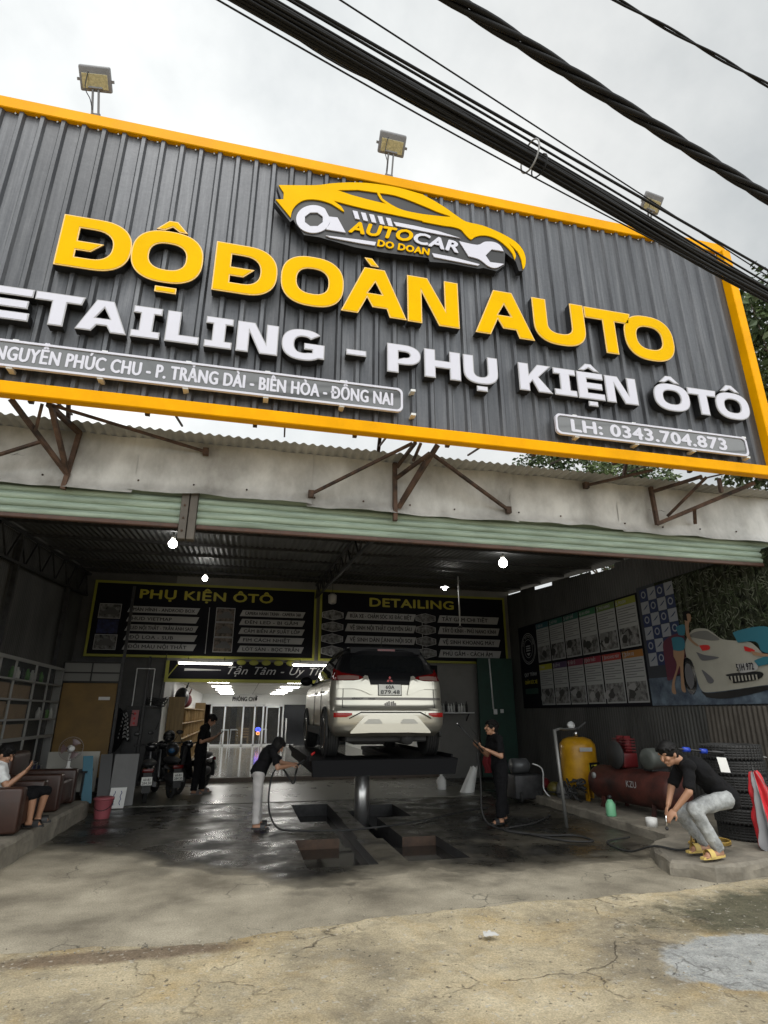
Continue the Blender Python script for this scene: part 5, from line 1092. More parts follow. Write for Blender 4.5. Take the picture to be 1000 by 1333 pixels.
    if shoe:
        for q in 'LR':
            t_ = J['to'+q]; a_ = J['an'+q]; d = V((t_.x-a_.x, t_.y-a_.y, 0)).normalized(); w2 = d.cross(Z_); base = V((a_.x, a_.y, t_.z-.012)); ln = (V((t_.x, t_.y, 0))-V((a_.x, a_.y, 0))).length
            mm = Matrix((w2, d, Z_)).transposed(); g = MB(); out_ = [base+d*(-.06+(ln+.085)*i/12)+w2*(.045*b*math.sin(math.pi*min(1, (i+1.5)/9 if i < 6 else (13.2-i)/7.5*.5+.35)) if 0 else .043*b*math.sin(math.pi*(i+1)/14)**.45*(1 if i > 5 else .88))*q2 for q2 in (1, -1) for i in (range(13) if q2 == 1 else range(12, -1, -1))]
            g.add(out_+[p+V((0, 0, .024)) for p in out_], [list(range(26))[::-1], list(range(26, 52))]+[[i, (i+1) % 26, 26+(i+1) % 26, 26+i] for i in range(26)], shoe)
            tp = base+d*(ln*.62); g.grid(lambda u_, v_: tp+d*((v_-.5)*.075)+w2*(.046*b*math.cos(math.pi*u_))+V((0, 0, .02+.062*b*math.sin(math.pi*u_))), 12, 3, shoe); g.grid(lambda u_, v_: tp+d*((v_-.5)*.075)+w2*(.049*b*math.cos(math.pi*u_))+V((0, 0, .02+.066*b*math.sin(math.pi*u_))), 12, 3, shoe); g.build('slipper', P)
    return P
def wp(px, py, y, dx=0, dz=0): p = W(px, py, y); return p+V((dx, 0, dz))
# 1 crouching man on the kerb block, near side = his left (L)
yn, yf = 6.02, 6.30
z_ = .165
J = dict(pelvis=wp(944, 1037, 6.2), chest=wp(911, 1004, 6.2), neck=wp(887, 989, 6.2), head=wp(870, 981, 6.2), shL=wp(897, 998, 6.05), shR=wp(886, 995, 6.37), elL=wp(897, 1031, 5.98), elR=wp(874, 1025, 6.38), wrL=wp(879, 1054, 6.08), haL=wp(869, 1066, 6.12), wrR=wp(870, 1048, 6.28), haR=wp(865, 1062, 6.22),
    hiL=wp(943, 1041, 6.10), hiR=wp(937, 1039, 6.29), knL=wp(903, 1053, 6.05), knR=wp(885, 1060, 6.36), anL=wp(936, 1105, 6.05), anR=wp(919, 1098, 6.32), toL=wp(916, 1116, 6.0), toR=wp(897, 1107, 6.3))
for q in 'LR': J['to'+q].z = z_+.03; J['an'+q].z = z_+.085
m_ysl = M('yellow rubber slipper', (.55, .40, .12), .6, nv=.1)
person('man in black shirt and grey jeans crouching on the kerb with yellow slippers', J, (-.93, -.12, -.38), (-.35, 0, .94), m_bshirt, m_jean, hands=dict(L=(.55, V((.3, .5, -.6))), R=(.6, V((.3, -.5, -.6)))), shoe=m_ysl, big=1.06, sleeve=.92, fatpants=.002)
# 2 man washing the car from the right
J = dict(pelvis=(4.14, 9.45, .86), chest=(4.10, 9.44, 1.12), neck=(4.08, 9.43, 1.315), head=(4.035, 9.43, 1.42), shL=(4.07, 9.26, 1.25), shR=(4.08, 9.61, 1.25), elL=(4.06, 9.18, 1.0), elR=(3.98, 9.56, 1.0), wrL=(3.85, 9.28, 1.10), haL=(3.76, 9.33, 1.15), wrR=(3.80, 9.46, 1.12), haR=(3.72, 9.42, 1.17),
    hiL=(4.13, 9.37, .83), hiR=(4.15, 9.53, .83), knL=(4.09, 9.33, .46), knR=(4.19, 9.56, .46), anL=(4.06, 9.33, .09), anR=(4.24, 9.60, .09), toL=(3.90, 9.28, .035), toR=(4.09, 9.50, .035))
person('man in black standing on the wet floor, spraying the raised car with a lance', J, (-.95, .1, .12), (0, 0, 1), m_bshirt, m_bpants, hands=dict(L=(.8, V((.2, .3, .9))), R=(.8, V((.2, .2, .9)))), shoe=m_blackp, fatpants=.022, pant_to=.93)
T = thing('spray_lance', 'thin black spray lance held by the man in black washing the car', 'spray lance', (3.7, 9.4, 1.2)); a, b = V((3.76, 9.38, 1.15)), V((3.45, 9.43, 1.475)); g = MB(); g.tube([a, lerp(a, b, .5), b], [.014, .010, .009], m_blackp, 8); g.cyl(b, b+(b-a).normalized()*.03, .013, m_chrome, None, 8); g.build('wand', T); g = MB(); g.tube([a+V((.03, 0, -.10)), a, a+(a-b).normalized()*.12], .018, m_blackp, 8); g.build('trigger_grip', T)
# 3 woman bending to spray the front wheel
J = dict(pelvis=(.33, 9.86, .80), chest=(.44, 9.86, 1.02), neck=(.54, 9.86, 1.15), head=(.60, 9.86, 1.17), shL=(.50, 10.01, 1.10), shR=(.52, 9.70, 1.09), elL=(.68, 10.02, .90), elR=(.60, 9.64, .86), wrL=(.84, 9.94, .89), haL=(.92, 9.92, .90), wrR=(.80, 9.74, .88), haR=(.89, 9.77, .89),
    hiL=(.33, 9.95, .76), hiR=(.33, 9.78, .76), knL=(.35, 9.97, .42), knR=(.33, 9.77, .42), anL=(.37, 9.98, .09), anR=(.33, 9.76, .09), toL=(.53, 9.99, .035), toR=(.50, 9.75, .035))
person('woman with long black hair in black top bending to spray the front wheel', J, (.75, -.05, -.62), (.62, 0, .75), m_bshirt, m_lpants, 'long', hands=dict(L=(.8, V((0, -.3, -1))), R=(.8, V((0, .3, -1)))), shoe=m_blackp, big=.94, sleeve=.8, fatpants=.0)
T = thing('spray_gun', 'red tipped spray gun in the hands of the bending woman', 'spray gun', (1.0, 9.85, .9)); a = V((.92, 9.85, .88)); b = V((1.13, 9.88, 1.02)); g = MB(); g.tube([a, b], [.016, .012], m_blackp, 8); g.build('barrel', T); g = MB(); g.cyl(b, b+(b-a).normalized()*.07, .02, m_red, .015, 10); g.build('red_tip', T); g = MB(); g.tube([a, a+V((-.02, 0, -.12))], .017, m_blackp, 8); g.build('grip', T)
g = MB(); H_ = [(.90, 9.85, .77), (.86, 9.85, .62), (.70, 9.86, .82), (.56, 9.8, .80), (.50, 9.75, .55), (.52, 9.72, .25), (.66, 9.66, .04), (.95, 9.5, .025), (1.44, 9.4, .025), (1.74, 9.42, .02), (2.4, 9.62, .022), (3.1, 10.0, .022), (3.9, 10.6, .022), (4.5, 10.9, .022)]
g.tube(spline(H_, 8), .014, m_rub, 8); tag(g.build('water_hose'), 'black hose looping from the bending woman across the floor behind the lift post', 'hose')
g = MB(); H_ = [(3.76, 9.42, 1.05), (3.8, 9.45, .6), (3.78, 9.4, .2), (3.85, 9.2, .025), (4.1, 8.6, .02), (4.4, 8.0, .02), (4.75, 7.9, .02), (4.7, 8.3, .02), (4.3, 8.4, .02), (3.9, 8.9, .02), (4.6, 9.3, .02), (5.2, 9.9, .02)]
g.tube(spline(H_, 8), .013, m_rub, 8); tag(g.build('water_hose'), 'black hose coiled on the wet floor by the feet of the man with the lance', 'hose')
# 4 man standing with a phone near the showroom step
J = dict(pelvis=(-.80, 14.08, .88), chest=(-.77, 14.06, 1.18), neck=(-.70, 14.04, 1.40), head=(-.63, 14.02, 1.50), shL=(-.72, 14.22, 1.33), shR=(-.78, 13.88, 1.33), elL=(-.66, 14.24, 1.06), elR=(-.80, 13.80, 1.06), wrL=(-.50, 14.08, 1.16), haL=(-.43, 14.02, 1.20), wrR=(-.55, 13.88, 1.14), haR=(-.47, 13.92, 1.19),
    hiL=(-.79, 14.16, .85), hiR=(-.81, 14.0, .85), knL=(-.74, 14.22, .47), knR=(-.83, 13.95, .47), anL=(-.72, 14.24, .10), anR=(-.86, 13.92, .10), toL=(-.53, 14.16, .045), toR=(-.68, 13.82, .045))
person('man dressed in black standing near the showroom step looking at a phone', J, (.8, -.25, -.5), (.4, 0, .9), m_bshirt, m_bpants, hands=dict(L=(.6, V((0, -.4, 1))), R=(.6, V((0, .4, 1)))), shoe=M('grey shoe', (.12, .11, .11), .6), fatpants=.012)
def phone(p, d, lb): g = MB(); g.box(p, (.075, .15, .009), m_dglass, V(d).to_track_quat('Z', 'Y').to_matrix(), .006, 2); tag(g.build('mobile_phone'), lb, 'phone')
phone((-.41, 13.97, 1.22), (-.7, -.2, .7), 'dark phone held by the man standing near the showroom step')
# 5 seated man at the left edge
yn = 9.0
J = dict(pelvis=wp(-4, 1031, 9.1), chest=wp(-3, 1008, 9.1), neck=wp(2, 996, 9.1), head=wp(7, 982, 9.1), shL=wp(-1, 1001, 9.28), shR=wp(0, 1003, 8.92), elL=wp(12, 1022, 9.32), elR=wp(8, 1024, 8.88), wrL=wp(34, 1004, 9.15), haL=wp(41, 998, 9.1), wrR=wp(32, 1005, 8.96), haR=wp(39, 998, 9.0),
    hiL=wp(0, 1034, 9.2), hiR=wp(1, 1036, 9.02), knL=wp(60, 1030, 9.28), knR=wp(43, 1035, 9.0), anL=wp(48, 1072, 9.3), anR=wp(37, 1076, 9.02), toL=wp(62, 1079, 9.32), toR=wp(52, 1084, 9.0))
for q in 'LR': J['to'+q].z = .295; J['an'+q].z = .35
person('man in white shirt and black shorts sitting on the brown armchair with a phone', J, (.9, -.05, -.4), (.35, 0, .93), m_wshirt, m_bpants, hands=dict(L=(.5, V((0, -.5, .9))), R=(.5, V((0, .5, .9)))), shoe=m_blackp, pant_to=.0, sleeve=.75)
phone(wp(42, 997, 9.05), (-.6, -.3, .7), 'dark phone in the hands of the seated man')

# ================================================================== LEFT SIDE FURNITURE
XC = -3.98
def sy(px, py): return S(px, py, XC).y
ya, yb_, yc, yd, ye, yf_ = 8.6, sy(5, 850), sy(24, 860), sy(50, 866), sy(67, 868), 14.75
m_calu = M('dull aluminium frame', (.25, .25, .24), .5); T = thing('display_cabinet', 'tall white framed glass display cabinet standing along the left wall', 'cabinet', (-4.05, 12, .25)); g = MB()
for y in (ya, yb_, yc, yd, ye, yf_): w2 = .055 if y in (yd, yf_) else .035; g.b2((XC-.03, y-w2/2, .25), (XC, y+w2/2, 2.6), m_calu)
for z in (2.57, 1.19, .5): g.b2((XC-.03, ya, z-.03), (XC+.004, yf_, z+.03), m_calu)
for z in (1.53, 1.88, 2.22): g.b2((XC-.03, ya, z-.016), (XC, yf_, z+.016), m_calu)
g.b2((XC-.18, yf_, .25), (XC, yf_+.03, 2.6), m_calu); g.build('frame', T)
g = MB(); g.b2((XC-.205, ya, .25), (XC-.19, yf_, 2.6), m_cpl); g.build('back_panel', T)
for z in (1.19, .5, 1.53, 1.88, 2.22): g = MB(); g.b2((XC-.19, ya, z-.012), (XC-.035, yf_, z+.010), m_calu); g.build('shelf', T)
g = MB(); g.b2((XC-.018, ya, 1.22), (XC-.012, yf_, 2.54), m_glass); g.build('glass_pane', T)
m_card_ = M('brown carton', (.22, .15, .09), .8, nv=.12); m_bx = [M('blue box', (.02, .04, .13), .5), M('white box', (.45, .45, .43), .6), M('dark box', (.02, .02, .025), .5)]
k = 0
for z in (1.20, 1.54, 1.89):
    for (y0, y1) in ((ya, yb_), (yb_, yc), (yc, yd)):
        n_ = max(1, int((y1-y0)/.9))
        for q in range(n_):
            a = y0+(y1-y0)*q/n_+.04; b = y0+(y1-y0)*(q+1)/n_-.03; g = MB(); g.b2((XC-.18, a, z), (XC-.05, b, z+random.uniform(.25, .31)), m_card_, .004); tag(g.build('carton'), 'brown carton filling a cell of the display cabinet', 'box', 'brown cartons in the display cabinet')
for i in range(26):
    y = 10.6+i*.155; h = random.uniform(.1, .26); m = random.choice(m_bx); z = .512 if i % 2 else .512
    g = MB(); g.b2((XC-.16, y, z), (XC-.04-random.random()*.03, y+.14, z+h), m, .003); tag(g.build('product_box'), 'small blue, white or dark box on the open lower shelf of the display cabinet', 'box', 'boxes on the lower cabinet shelf')
for i in range(12):
    y = yc+.1+i*.27; z = 2.232 if i < 7 else 1.54; c = (M('green bottle', (.06, .16, .04), .4), m_bx[1], m_bx[2])[i % 3]; g = MB(); g.lathe((XC-.1, y, z), [(.05, 0), (.055, .13), (.025, .18), (.02, .22)], c, 12); tag(g.build('spray_bottle'), 'small bottle on the upper glass shelves of the display cabinet', 'bottle', 'bottles in the display cabinet')
m_lea = M('brown leather', (.034, .013, .008), .45, nv=.25, ns=4, coat=.08)
def armchair(x, y, lb):
    T = thing('armchair', lb, 'armchair', (x, y, .26), 'brown leather armchairs on the raised floor')
    def pc(nm, lo, hi, bv=.05): g = MB(); g.b2(V((x, y, .26))+V(lo), V((x, y, .26))+V(hi), m_lea, bv, 3); return g.build(nm, T)
    pc('seat', (-.36, -.33, .06), (.42, .33, .40)); pc('backrest', (-.52, -.42, .03), (-.30, .42, .82), .07)
    for s_ in (-1, 1): o = pc('armrest', (-.5, s_*.43-.1, .01), (.44, s_*.43+.1, .52), .035)
    return T
armchair(-2.98, 9.12, 'brown leather armchair that the man in white sits on'); armchair(-3.0, 10.85, 'empty brown leather armchair behind the seated man, before the fan')
# desk, fan, panels
T = thing('desk', 'low desk with a black top and white back panel holding the fan', 'desk', (-3.1, 12.6, .25)); g = MB(); g.b2((-3.5, 12.3, .62), (-2.66, 12.9, .65), m_blackp, .006); g.build('top', T)
g = MB(); g.b2((-3.5, 12.92, .25), (-2.6, 12.95, .95), M('cream panel', (.40, .39, .35), .6)); g.build('back_panel', T)
for x in (-3.46, -2.7):
    for y in (12.34, 12.85): g = MB(); g.bar((x, y, .25), (x, y, .62), .035, .035, m_blackp); g.build('leg', T)
T = thing('table_fan', 'small white table fan on the black topped desk', 'fan', (-3.02, 12.5, .65)); c = V((-3.0, 12.42, 1.03)); g = MB(); g.lathe((-3.02, 12.5, .65), [(.16, 0), (.155, .025), (.05, .05), (.03, .07), (.025, .3)], m_white, 24); g.build('base', T)
ax = V((.35, -.93, 0)).normalized(); g = MB(); g.lathe(c, [(.05, -.02), (.055, .07), (.03, .09)], m_white, 20, ax); g.lathe(c, [(.04, -.16), (.06, -.1), (.055, -.02)], m_white, 16, ax); g.build('motor', T)
x, y = ortho(ax); wire = M('fan wire', (.25, .22, .21), .4, .4); g = MB()
for k in range(36):
    a = 2*math.pi*k/36; d = x*math.cos(a)+y*math.sin(a); g.tube([c+d*.04+ax*.08, c+d*.15+ax*.06, c+d*.2, c+d*.15-ax*.05], .0016, wire, 3)
g.tube([c+(x*math.cos(R(a))+y*math.sin(R(a)))*.2 for a in range(0, 360, 15)], .005, wire, 6, True); g.build('guard', T)
bl_m = M('fan blade', (.16, .10, .10), .3)
for k in range(3):
    g = MB(); a0 = 2*math.pi*k/3
    def bl(u, v, a0=a0): a = a0+(v-.5)*1.1*(.4+u*.6); return c+(x*math.cos(a)+y*math.sin(a))*(.04+.13*u)+ax*(v-.5)*.03
    g.grid(bl, 4, 4, bl_m); g.build('blade', T)
def slab(nm, lb, cat, p0, px, pz, th, m, grp=None, bits=None):
    """a flat panel leaning: p0 lower corner, px width vector, pz height vector"""
    p0, px, pz = V(p0), V(px), V(pz); n = px.cross(pz).normalized()*th; T = thing(nm, lb, cat, p0, grp); g = MB(); q = [p0, p0+px, p0+px+pz, p0+pz]; g.add(q+[a-n for a in q], [[0, 1, 2, 3], [7, 6, 5, 4], [0, 4, 5, 1], [1, 5, 6, 2], [2, 6, 7, 3], [3, 7, 4, 0]], m); g.build('panel', T)
    if bits: bits(T, p0, px, pz, -n.normalized())
    return T
slab('plank', 'blue painted plank leaning beside the desk', 'plank', (-2.66, 12.3, .12), (.16, .05, 0), (-.12, .15, .78), .03, M('blue board', (.01, .13, .20), .5))
slab('plank', 'black board leaning between the blue plank and grey panel', 'board', (-2.45, 12.5, .03), (.2, .05, 0), (-.08, .2, .88), .03, m_blackp)
slab('leaning_panel', 'large grey panel leaning against the rack behind the pink bucket', 'panel', (-2.28, 12.6, .02), (.42, .1, 0), (-.02, .24, .88), .03, M('grey panel', (.17, .17, .17), .6, nv=.1))
def pb(T, p0, px, pz, n):
    g = MB(); U_ = px.normalized(); Vv = pz.normalized(); nn = U_.cross(Vv); O = p0+nn*.003
    for a in (.08, .19): g.tube([O+U_*(a+.012*math.sin(t*2.1+a*9))+Vv*(.05+t*.035) for t in range(8)], .006, M('blue scribble', (.02, .03, .2), .6), 5)
    g.build('drawing', T)
slab('poster', 'small white poster with dark blue scribbles leaning on the grey panel', 'poster', (-2.24, 12.42, .012), (.27, .03, 0), (.0, .13, .33), .012, m_white, None, pb)
T = thing('bucket', 'dirty pink plastic bucket with a lid on the floor edge', 'bucket', (-2.13, 11.45, 0)); m_pk = M('pink plastic', (.32, .085, .10), .45, nv=.12)
g = MB(); g.lathe((-2.13, 11.45, 0), [(.115, 0), (.12, .01), (.145, .27), (.15, .28)], m_pk, 28); g.build('tub', T); g = MB(); g.lathe((-2.13, 11.45, .28), [(.16, 0), (.162, .03), (.13, .045), (.04, .05)], m_pk, 28); g.build('lid', T)
g = MB(); g.tube([V((-2.13+.152*math.cos(R(a)), 11.45-.152*abs(math.sin(R(a)))*.9, .25-.12*math.sin(R(a)))) for a in range(0, 181, 15)], .006, m_blackp, 6); g.build('handle', T)
slab('pink_sign', 'pink paper sign hung on the wire rack', 'sign', W(169, 945, 15.7), (.16, 0, 0), (.01, 0, .36), .005, M('pink paper', (.42, .17, .18), .7), None, lambda T, p0, px, pz, n: [flat(gg := MB(), p0+V((0, -.004, 0)), X_, Z_, [sup(.08, .06+.11*i, .03, .03, 2, 10) for i in range(3)], m_red), gg.build('red_marks', T)])
# striped cloth
T = thing('striped_cloth', 'black and white striped cloth hanging on the rack', 'cloth', (-2.7, 15.6, 1.0)); m_sw = M('cloth white', (.36, .36, .36), .9); cx0 = W(152, 950, 15.6).x; cx1 = W(169, 950, 15.6).x; zc0, zc1 = W(160, 964, 15.6).z, W(160, 929, 15.6).z
g = MB(); n_ = 14
for i in range(n_):
    z0, z1 = lerp(zc0, zc1, i/n_), lerp(zc0, zc1, (i+1)/n_); sp2 = lambda z: .5*(cx1-cx0)*(1.15-.75*(z-zc0)/(zc1-zc0)); cm = (cx0+cx1)/2
    g.grid(lambda u, v: V((cm+(2*u-1)*sp2(lerp(z0, z1, v)), 15.6+.05*math.sin(u*19), lerp(z0, z1, v)+.03*math.sin(u*12))), 24, 1, m_sw if i % 2 else m_bpants)
g.build('cloth', T); g = MB(); g.tube([(cm-.2, 15.6, zc1-.02), (cm, 15.6, zc1+.08), (cm+.2, 15.6, zc1-.02)], .01, m_blackp, 6); g.tube([(cm, 15.6, zc1+.08), (cm, 15.62, zc1+.2)], .006, m_blackp, 6); g.build('hanger', T)
g = MB(); g.ball(W(150, 950, 15.65), (.22, .12, .5), m_bpants, None, 14, 10); tag(g.build('dark_coat'), 'dark coat hanging left of the striped cloth', 'coat')
g = MB(); random.seed(3); c = W(206, 915, 15.9)
for k in range(9): a = random.random()*6; g.tube(spline([c+V((random.uniform(-.3, .22), random.uniform(-.05, 0), random.uniform(-.12, .14))) for _ in range(5)], 5), .012, m_blackp, 5)
g.tube(spline([c, c+V((.1, 0, -.3)), c+V((.02, 0, -.62))]), .01, m_blackp, 5); g.tube(spline([c, c+V((.05, 0, .5)), c+V((.06, 0, 1.2))]), .014, m_blackp, 5); tag(g.build('cable_tangle'), 'tangle of black wires on the left jamb of the showroom opening', 'wires')
# ------------------------------------------------------------------ scooters
def scooter():
    T = thing('scooter', '', 'scooter', (0, 0, 0), 'scooters parked before the showroom'); m_b = M('black scooter paint', (.010, .010, .012), .25, coat=.4)
    for y in (.30, 1.52):
        g = MB(); g.tube([(0, y+.235*math.cos(R(a)), .27+.235*math.sin(R(a))) for a in range(0, 360, 15)], .047, m_rub, 10, True); o = g.build('wheel', T); g = MB(); g.lathe((-.04, y, .27), [(.05, 0), (.05, .08)], m_chrome, 14, (1, 0, 0))
        for k in range(5): a = R(72*k); g.bar((0, y, .27), (0, y+.2*math.cos(a), .27+.2*math.sin(a)), .03, .02, m_steel)
        g.build('rim', o)
    g = MB(); g.grid(lambda u, v: V(((.13-.05*abs(2*v-1))*math.cos(2*math.pi*u)*(1 if v > .1 else .7), lerp(-.02, .95, v), .56+.07*v*(1-v)*2+.10*math.sin(2*math.pi*u)*(1-.4*v))), 18, 10, m_b); g.b2((-.14, .8, .26), (.14, 1.25, .33), m_b, .03, 2); g.grid(lambda u, v: V(((u-.5)*lerp(.38, .22, v), 1.24+.14*v-.06*(1-abs(2*u-1)), lerp(.3, .95, v))), 10, 6, m_b); g.ball((0, .35, .36), (.12, .28, .12), m_steel); g.bar((.14, .02, .36), (.17, .75, .27), .07, .08, m_steel); g.bar((0, 1.52, .28), (0, 1.32, .98), .07, .06, m_steel); g.grid(lambda u, v: V(((u-.5)*.14, 1.52+.30*math.cos(math.pi*(.15+.7*v)), .27+.30*math.sin(math.pi*(.15+.7*v)))), 4, 10, m_b); g.build('body', T)
    g = MB(); g.ball((0, .45, .71), (.14, .42, .075), m_cpl, None, 18, 10); g.build('seat', T)
    g = MB(); g.b2((-.1, -.045, .57), (.1, -.01, .64), m_tl1, .015, 2); g.build('tail_lamp', T)
    g = MB(); g.add([V((-.095, -.125, .36)), V((.095, -.125, .36)), V((.095, -.09, .50)), V((-.095, -.09, .50))], [[0, 1, 2, 3]], m_pl); n_ = V((0, -1, .25)).normalized(); U_ = X_; Vv = V((0, .035, .14)).normalized()
    text(g, '60-B1', V((-.06, -.107, .435)), U_, Vv, .04, m_dtext, .12, .02, 0, .004); text(g, '284.50', V((-.08, -.122, .375)), U_, Vv, .045, m_dtext, .16, .02, 0, .004); g.build('number_plate', T)
    g = MB(); g.grid(lambda u, v: V(((u-.5)*.15, -.03+.12*u*0-.05*v, lerp(.58, .22, v))), 3, 4, m_cpl); g.build('mudguard', T)
    g = MB(); g.tube([(-.34, 1.10, 1.0), (-.18, 1.2, 1.02), (0, 1.26, .98), (.18, 1.2, 1.02), (.34, 1.10, 1.0)], .016, m_blackp, 8); g.ball((0, 1.28, .97), (.13, .09, .09), m_b); g.build('handlebar', T)
    for s_ in (-1, 1): g = MB(); g.tube([(s_*.2, 1.19, 1.02), (s_*.30, 1.15, 1.2)], .007, m_blackp, 6); g.ball((s_*.32, 1.14, 1.23), (.065, .02, .045), m_blackp); g.build('mirror', T)
    return T
sc0 = scooter()
def at_(px, py): p = G(px, py, .0); return p
for i, (p, rz, lb) in enumerate((((-1.66, 12.75, 0), .12, 'black scooter with a white number plate, nearest the grey panel'), ((-1.18, 13.35, 0.012), .38, 'black scooter with a blue helmet on its seat, beside the standing man'), ((-.62, 15.6, 0.012), 2.75, 'dark scooter half hidden behind the standing man in black'))):
    o = sc0 if i == 0 else dup(sc0, p, rz); o.location = p; o.rotation_euler = (0, 0, rz); o['label'] = lb
T = thing('helmet', 'dark helmet with a blue patch resting on a scooter seat', 'helmet', (-1.36, 13.85, .8)); g = MB(); c = V((-1.36, 13.8, .92)); g.ball(c, (.135, .15, .135), m_blackp, None, 20, 12); g.build('shell', T); g = MB(); g.ball(c+V((.0, -.06, -.01)), (.09, .10, .08), M('blue patch', (.015, .07, .16), .35)); g.build('blue_patch', T)
T = thing('helmet', 'plain black helmet perched on the blue patched helmet\'s scooter mirror', 'helmet', (-1.5, 14.3, 1.0)); g = MB(); c = V((-1.52, 14.4, 1.16)); g.ball(c, (.13, .15, .13), m_blackp, None, 20, 12); g.build('shell', T); g = MB(); g.grid(lambda u, v: c+V((.13*math.sin((u-.5)*2.2), -.145*math.cos((u-.5)*2.2), -.07+.12*v)), 10, 3, m_dglass); g.build('visor', T)
# ================================================================== BACK RIGHT
T = thing('wall_shelf', 'small wall shelf of white bottles right of the lifted car', 'shelf', (5.8, 15.9, 1.66)); g = MB(); g.b2((5.1, 15.72, 1.64), (6.25, 15.99, 1.67), m_alu); g.build('board', T)
for x in (5.3, 6.1): g = MB(); g.bar((x, 15.98, 1.45), (x, 15.75, 1.64), .02, .02, m_steel); g.build('strut', T)
for i in range(11):
    g = MB(); h = random.uniform(.2, .3); g.lathe((5.32+i*.075, 15.84, 1.672), [(.03, 0), (.032, h*.65), (.012, h*.8), (.014, h)], (m_white, m_bx[1], m_cpl, m_white)[i % 4], 10); tag(g.build('cleaner_bottle'), 'small cleaner bottle in the row on the wall shelf', 'bottle', 'bottles on the wall shelf')
T = thing('steel_door', 'tall dark green steel door leaning open beside the wall shelf', 'door', (6.9, 15.6, .05)); g = MB(); g.b2((6.36, 15.62, .05), (7.42, 15.68, 3.12), m_dgreen, .008); g.build('leaf', T); g = MB(); g.cyl((6.72, 15.6, 3.1), (6.76, 15.6, 1.75), .02, m_alu, None, 8); g.build('conduit', T)
g = MB(); g.box((6.80, 15.57, 1.68), (.10, .05, .14), m_alu, None, .01, 2); g.box((7.0, 15.58, 1.7), (.09, .04, .10), m_alu, None, .01, 2); g.build('switch_box', T)
g = MB(); c = W(635, 989, 13.5); g.grid(lambda u, v: c+V(((u-.5)*.22+.03*math.sin(v*9), .03*math.sin(u*9), .22-.5*v)), 8, 8, M('red rag', (.20, .015, .02), .8)); g.tube([c+V((0, 0, .2)), c+V((0, 1, .7))], .006, m_blackp, 5); tag(g.build('red_rag'), 'red rag hanging behind the man with the lance', 'rag')
g = MB(); c = G(575, 1028, 0); g.lathe(c, [(.10, 0), (.11, .02), (.11, .2), (.05, .28), (.03, .29), (.03, .33)], m_white, 16); tag(g.build('plastic_jug'), 'white plastic jug on the floor behind the lift', 'jug')
T = thing('white_sack', 'white plastic sack slumped by the grey wall near the washing man', 'sack', G(608, 1032, 0)); c = G(608, 1032, 0); g = MB(); g.grid(lambda u, v: c+V((.16*math.cos(6.283*u)*(1-.55*v)+.20*v, .13*math.sin(6.283*u)*(1-.5*v), .52*v+.02*math.sin(u*31)))*1.0, 22, 10, m_white); g.build('bag', T)
T = thing('washer_unit', 'dark pressure washer unit behind the washing man', 'machine', (5.6, 11.6, 0)); g = MB(); g.b2((5.3, 11.4, .06), (5.9, 11.9, .5), m_steel, .03, 2); g.build('housing', T); g = MB(); g.lathe((5.35, 11.62, .65), [(.14, 0), (.14, .32), (.06, .38)], M('grey motor', (.10, .105, .11), .4, .3), 24, (1, 0, 0)); g.build('motor', T)
for x in (5.4, 5.8): g = MB(); g.lathe((x-.02, 11.42, .1), [(.1, 0), (.1, .05)], m_rub, 18, (1, 0, 0)); g.build('wheel', T)
g = MB(); g.tube(spline([(5.7, 11.4, .7), (5.85, 11.3, .6), (5.85, 11.3, .25), (5.95, 11.2, .1)]), .013, m_alu, 6); g.build('hose', T)
for i, (px, py, r, c, lb) in enumerate(((707, 1024, .17, (.16, .008, .012), 'dark red helmet on the kerb left of the yellow tank'), (722, 1020, .15, (.12, .10, .02), 'olive bundle lying behind the red helmet'), (733, 1018, .14, (.14, .14, .14), 'grey drum standing behind the leaning pipe'))):
    p = S(px, py, 6.1); g = MB(); p.z = .13+r*.8; g.ball(p, (r, r, r*.85) if i < 2 else (r, r, r*1.4), M('lump %d' % i, c, .4), None, 18, 10); g.tube([p+V((r*1.0*math.cos(R(a)), r*1.0*math.sin(R(a)), -r*.3)) for a in range(0, 360, 20)], .015, m_cpl, 6, True); tag(g.build(('helmet', 'bundle', 'drum')[i]), lb, ('helmet', 'bundle', 'drum')[i])
# yellow tank
TX, TY = 6.34, 10.75
m_yt = M('yellow tank paint', (.40, .19, .004), .42, nv=.1, ns=3, c2=(.58, .31, .01), coat=.15)
T = thing('pressure_tank', 'upright yellow pressure tank on legs by the right wall', 'tank', (TX, TY, .13)); g = MB(); prof = [(.02, 1.185), (.15, 1.18), (.26, 1.14), (.325, 1.06), (.335, .98), (.335, .45), (.325, .37), (.26, .30), (.1, .27)]; g.lathe((TX, TY, .03), prof, m_yt, 40); g.build('vessel', T)
for k in range(3): a = R(-100+k*120); g = MB(); g.bar((TX+.26*math.cos(a), TY+.26*math.sin(a), .42), (TX+.29*math.cos(a), TY+.29*math.sin(a), .0), .10, .03, m_yt); g.build('leg', T)
g = MB(); g.cyl((TX, TY, 1.2), (TX, TY, 1.34), .035, m_chrome); g.lathe((TX-.1, TY, 1.42), [(.07, 0), (.07, .05)], m_alu, 18, (0, -1, .2)); g.bar((TX, TY, 1.34), (TX+.2, TY-.05, 1.48), .03, .03, m_blackp); g.ball((TX, TY, 1.36), .05, m_steel); g.build('valve', T)
g = MB(); text(g, 'K7', V((TX-.02, TY-.33, .62)), V((1, .25, 0)), Z_, .12, m_gtext, .2, .03, 0, .03); panel(g, V((TX+.0, TY-.36, .56)), V((1, .3, 0)), Z_, 0, 0, .26, .22, m_board, .0); panel(g, V((TX-.16, TY-.335, 1.0-.03)), V((1, .0, 0)), Z_, 0, 0, .26, .07, m_strip, .01); g.build('label', T)
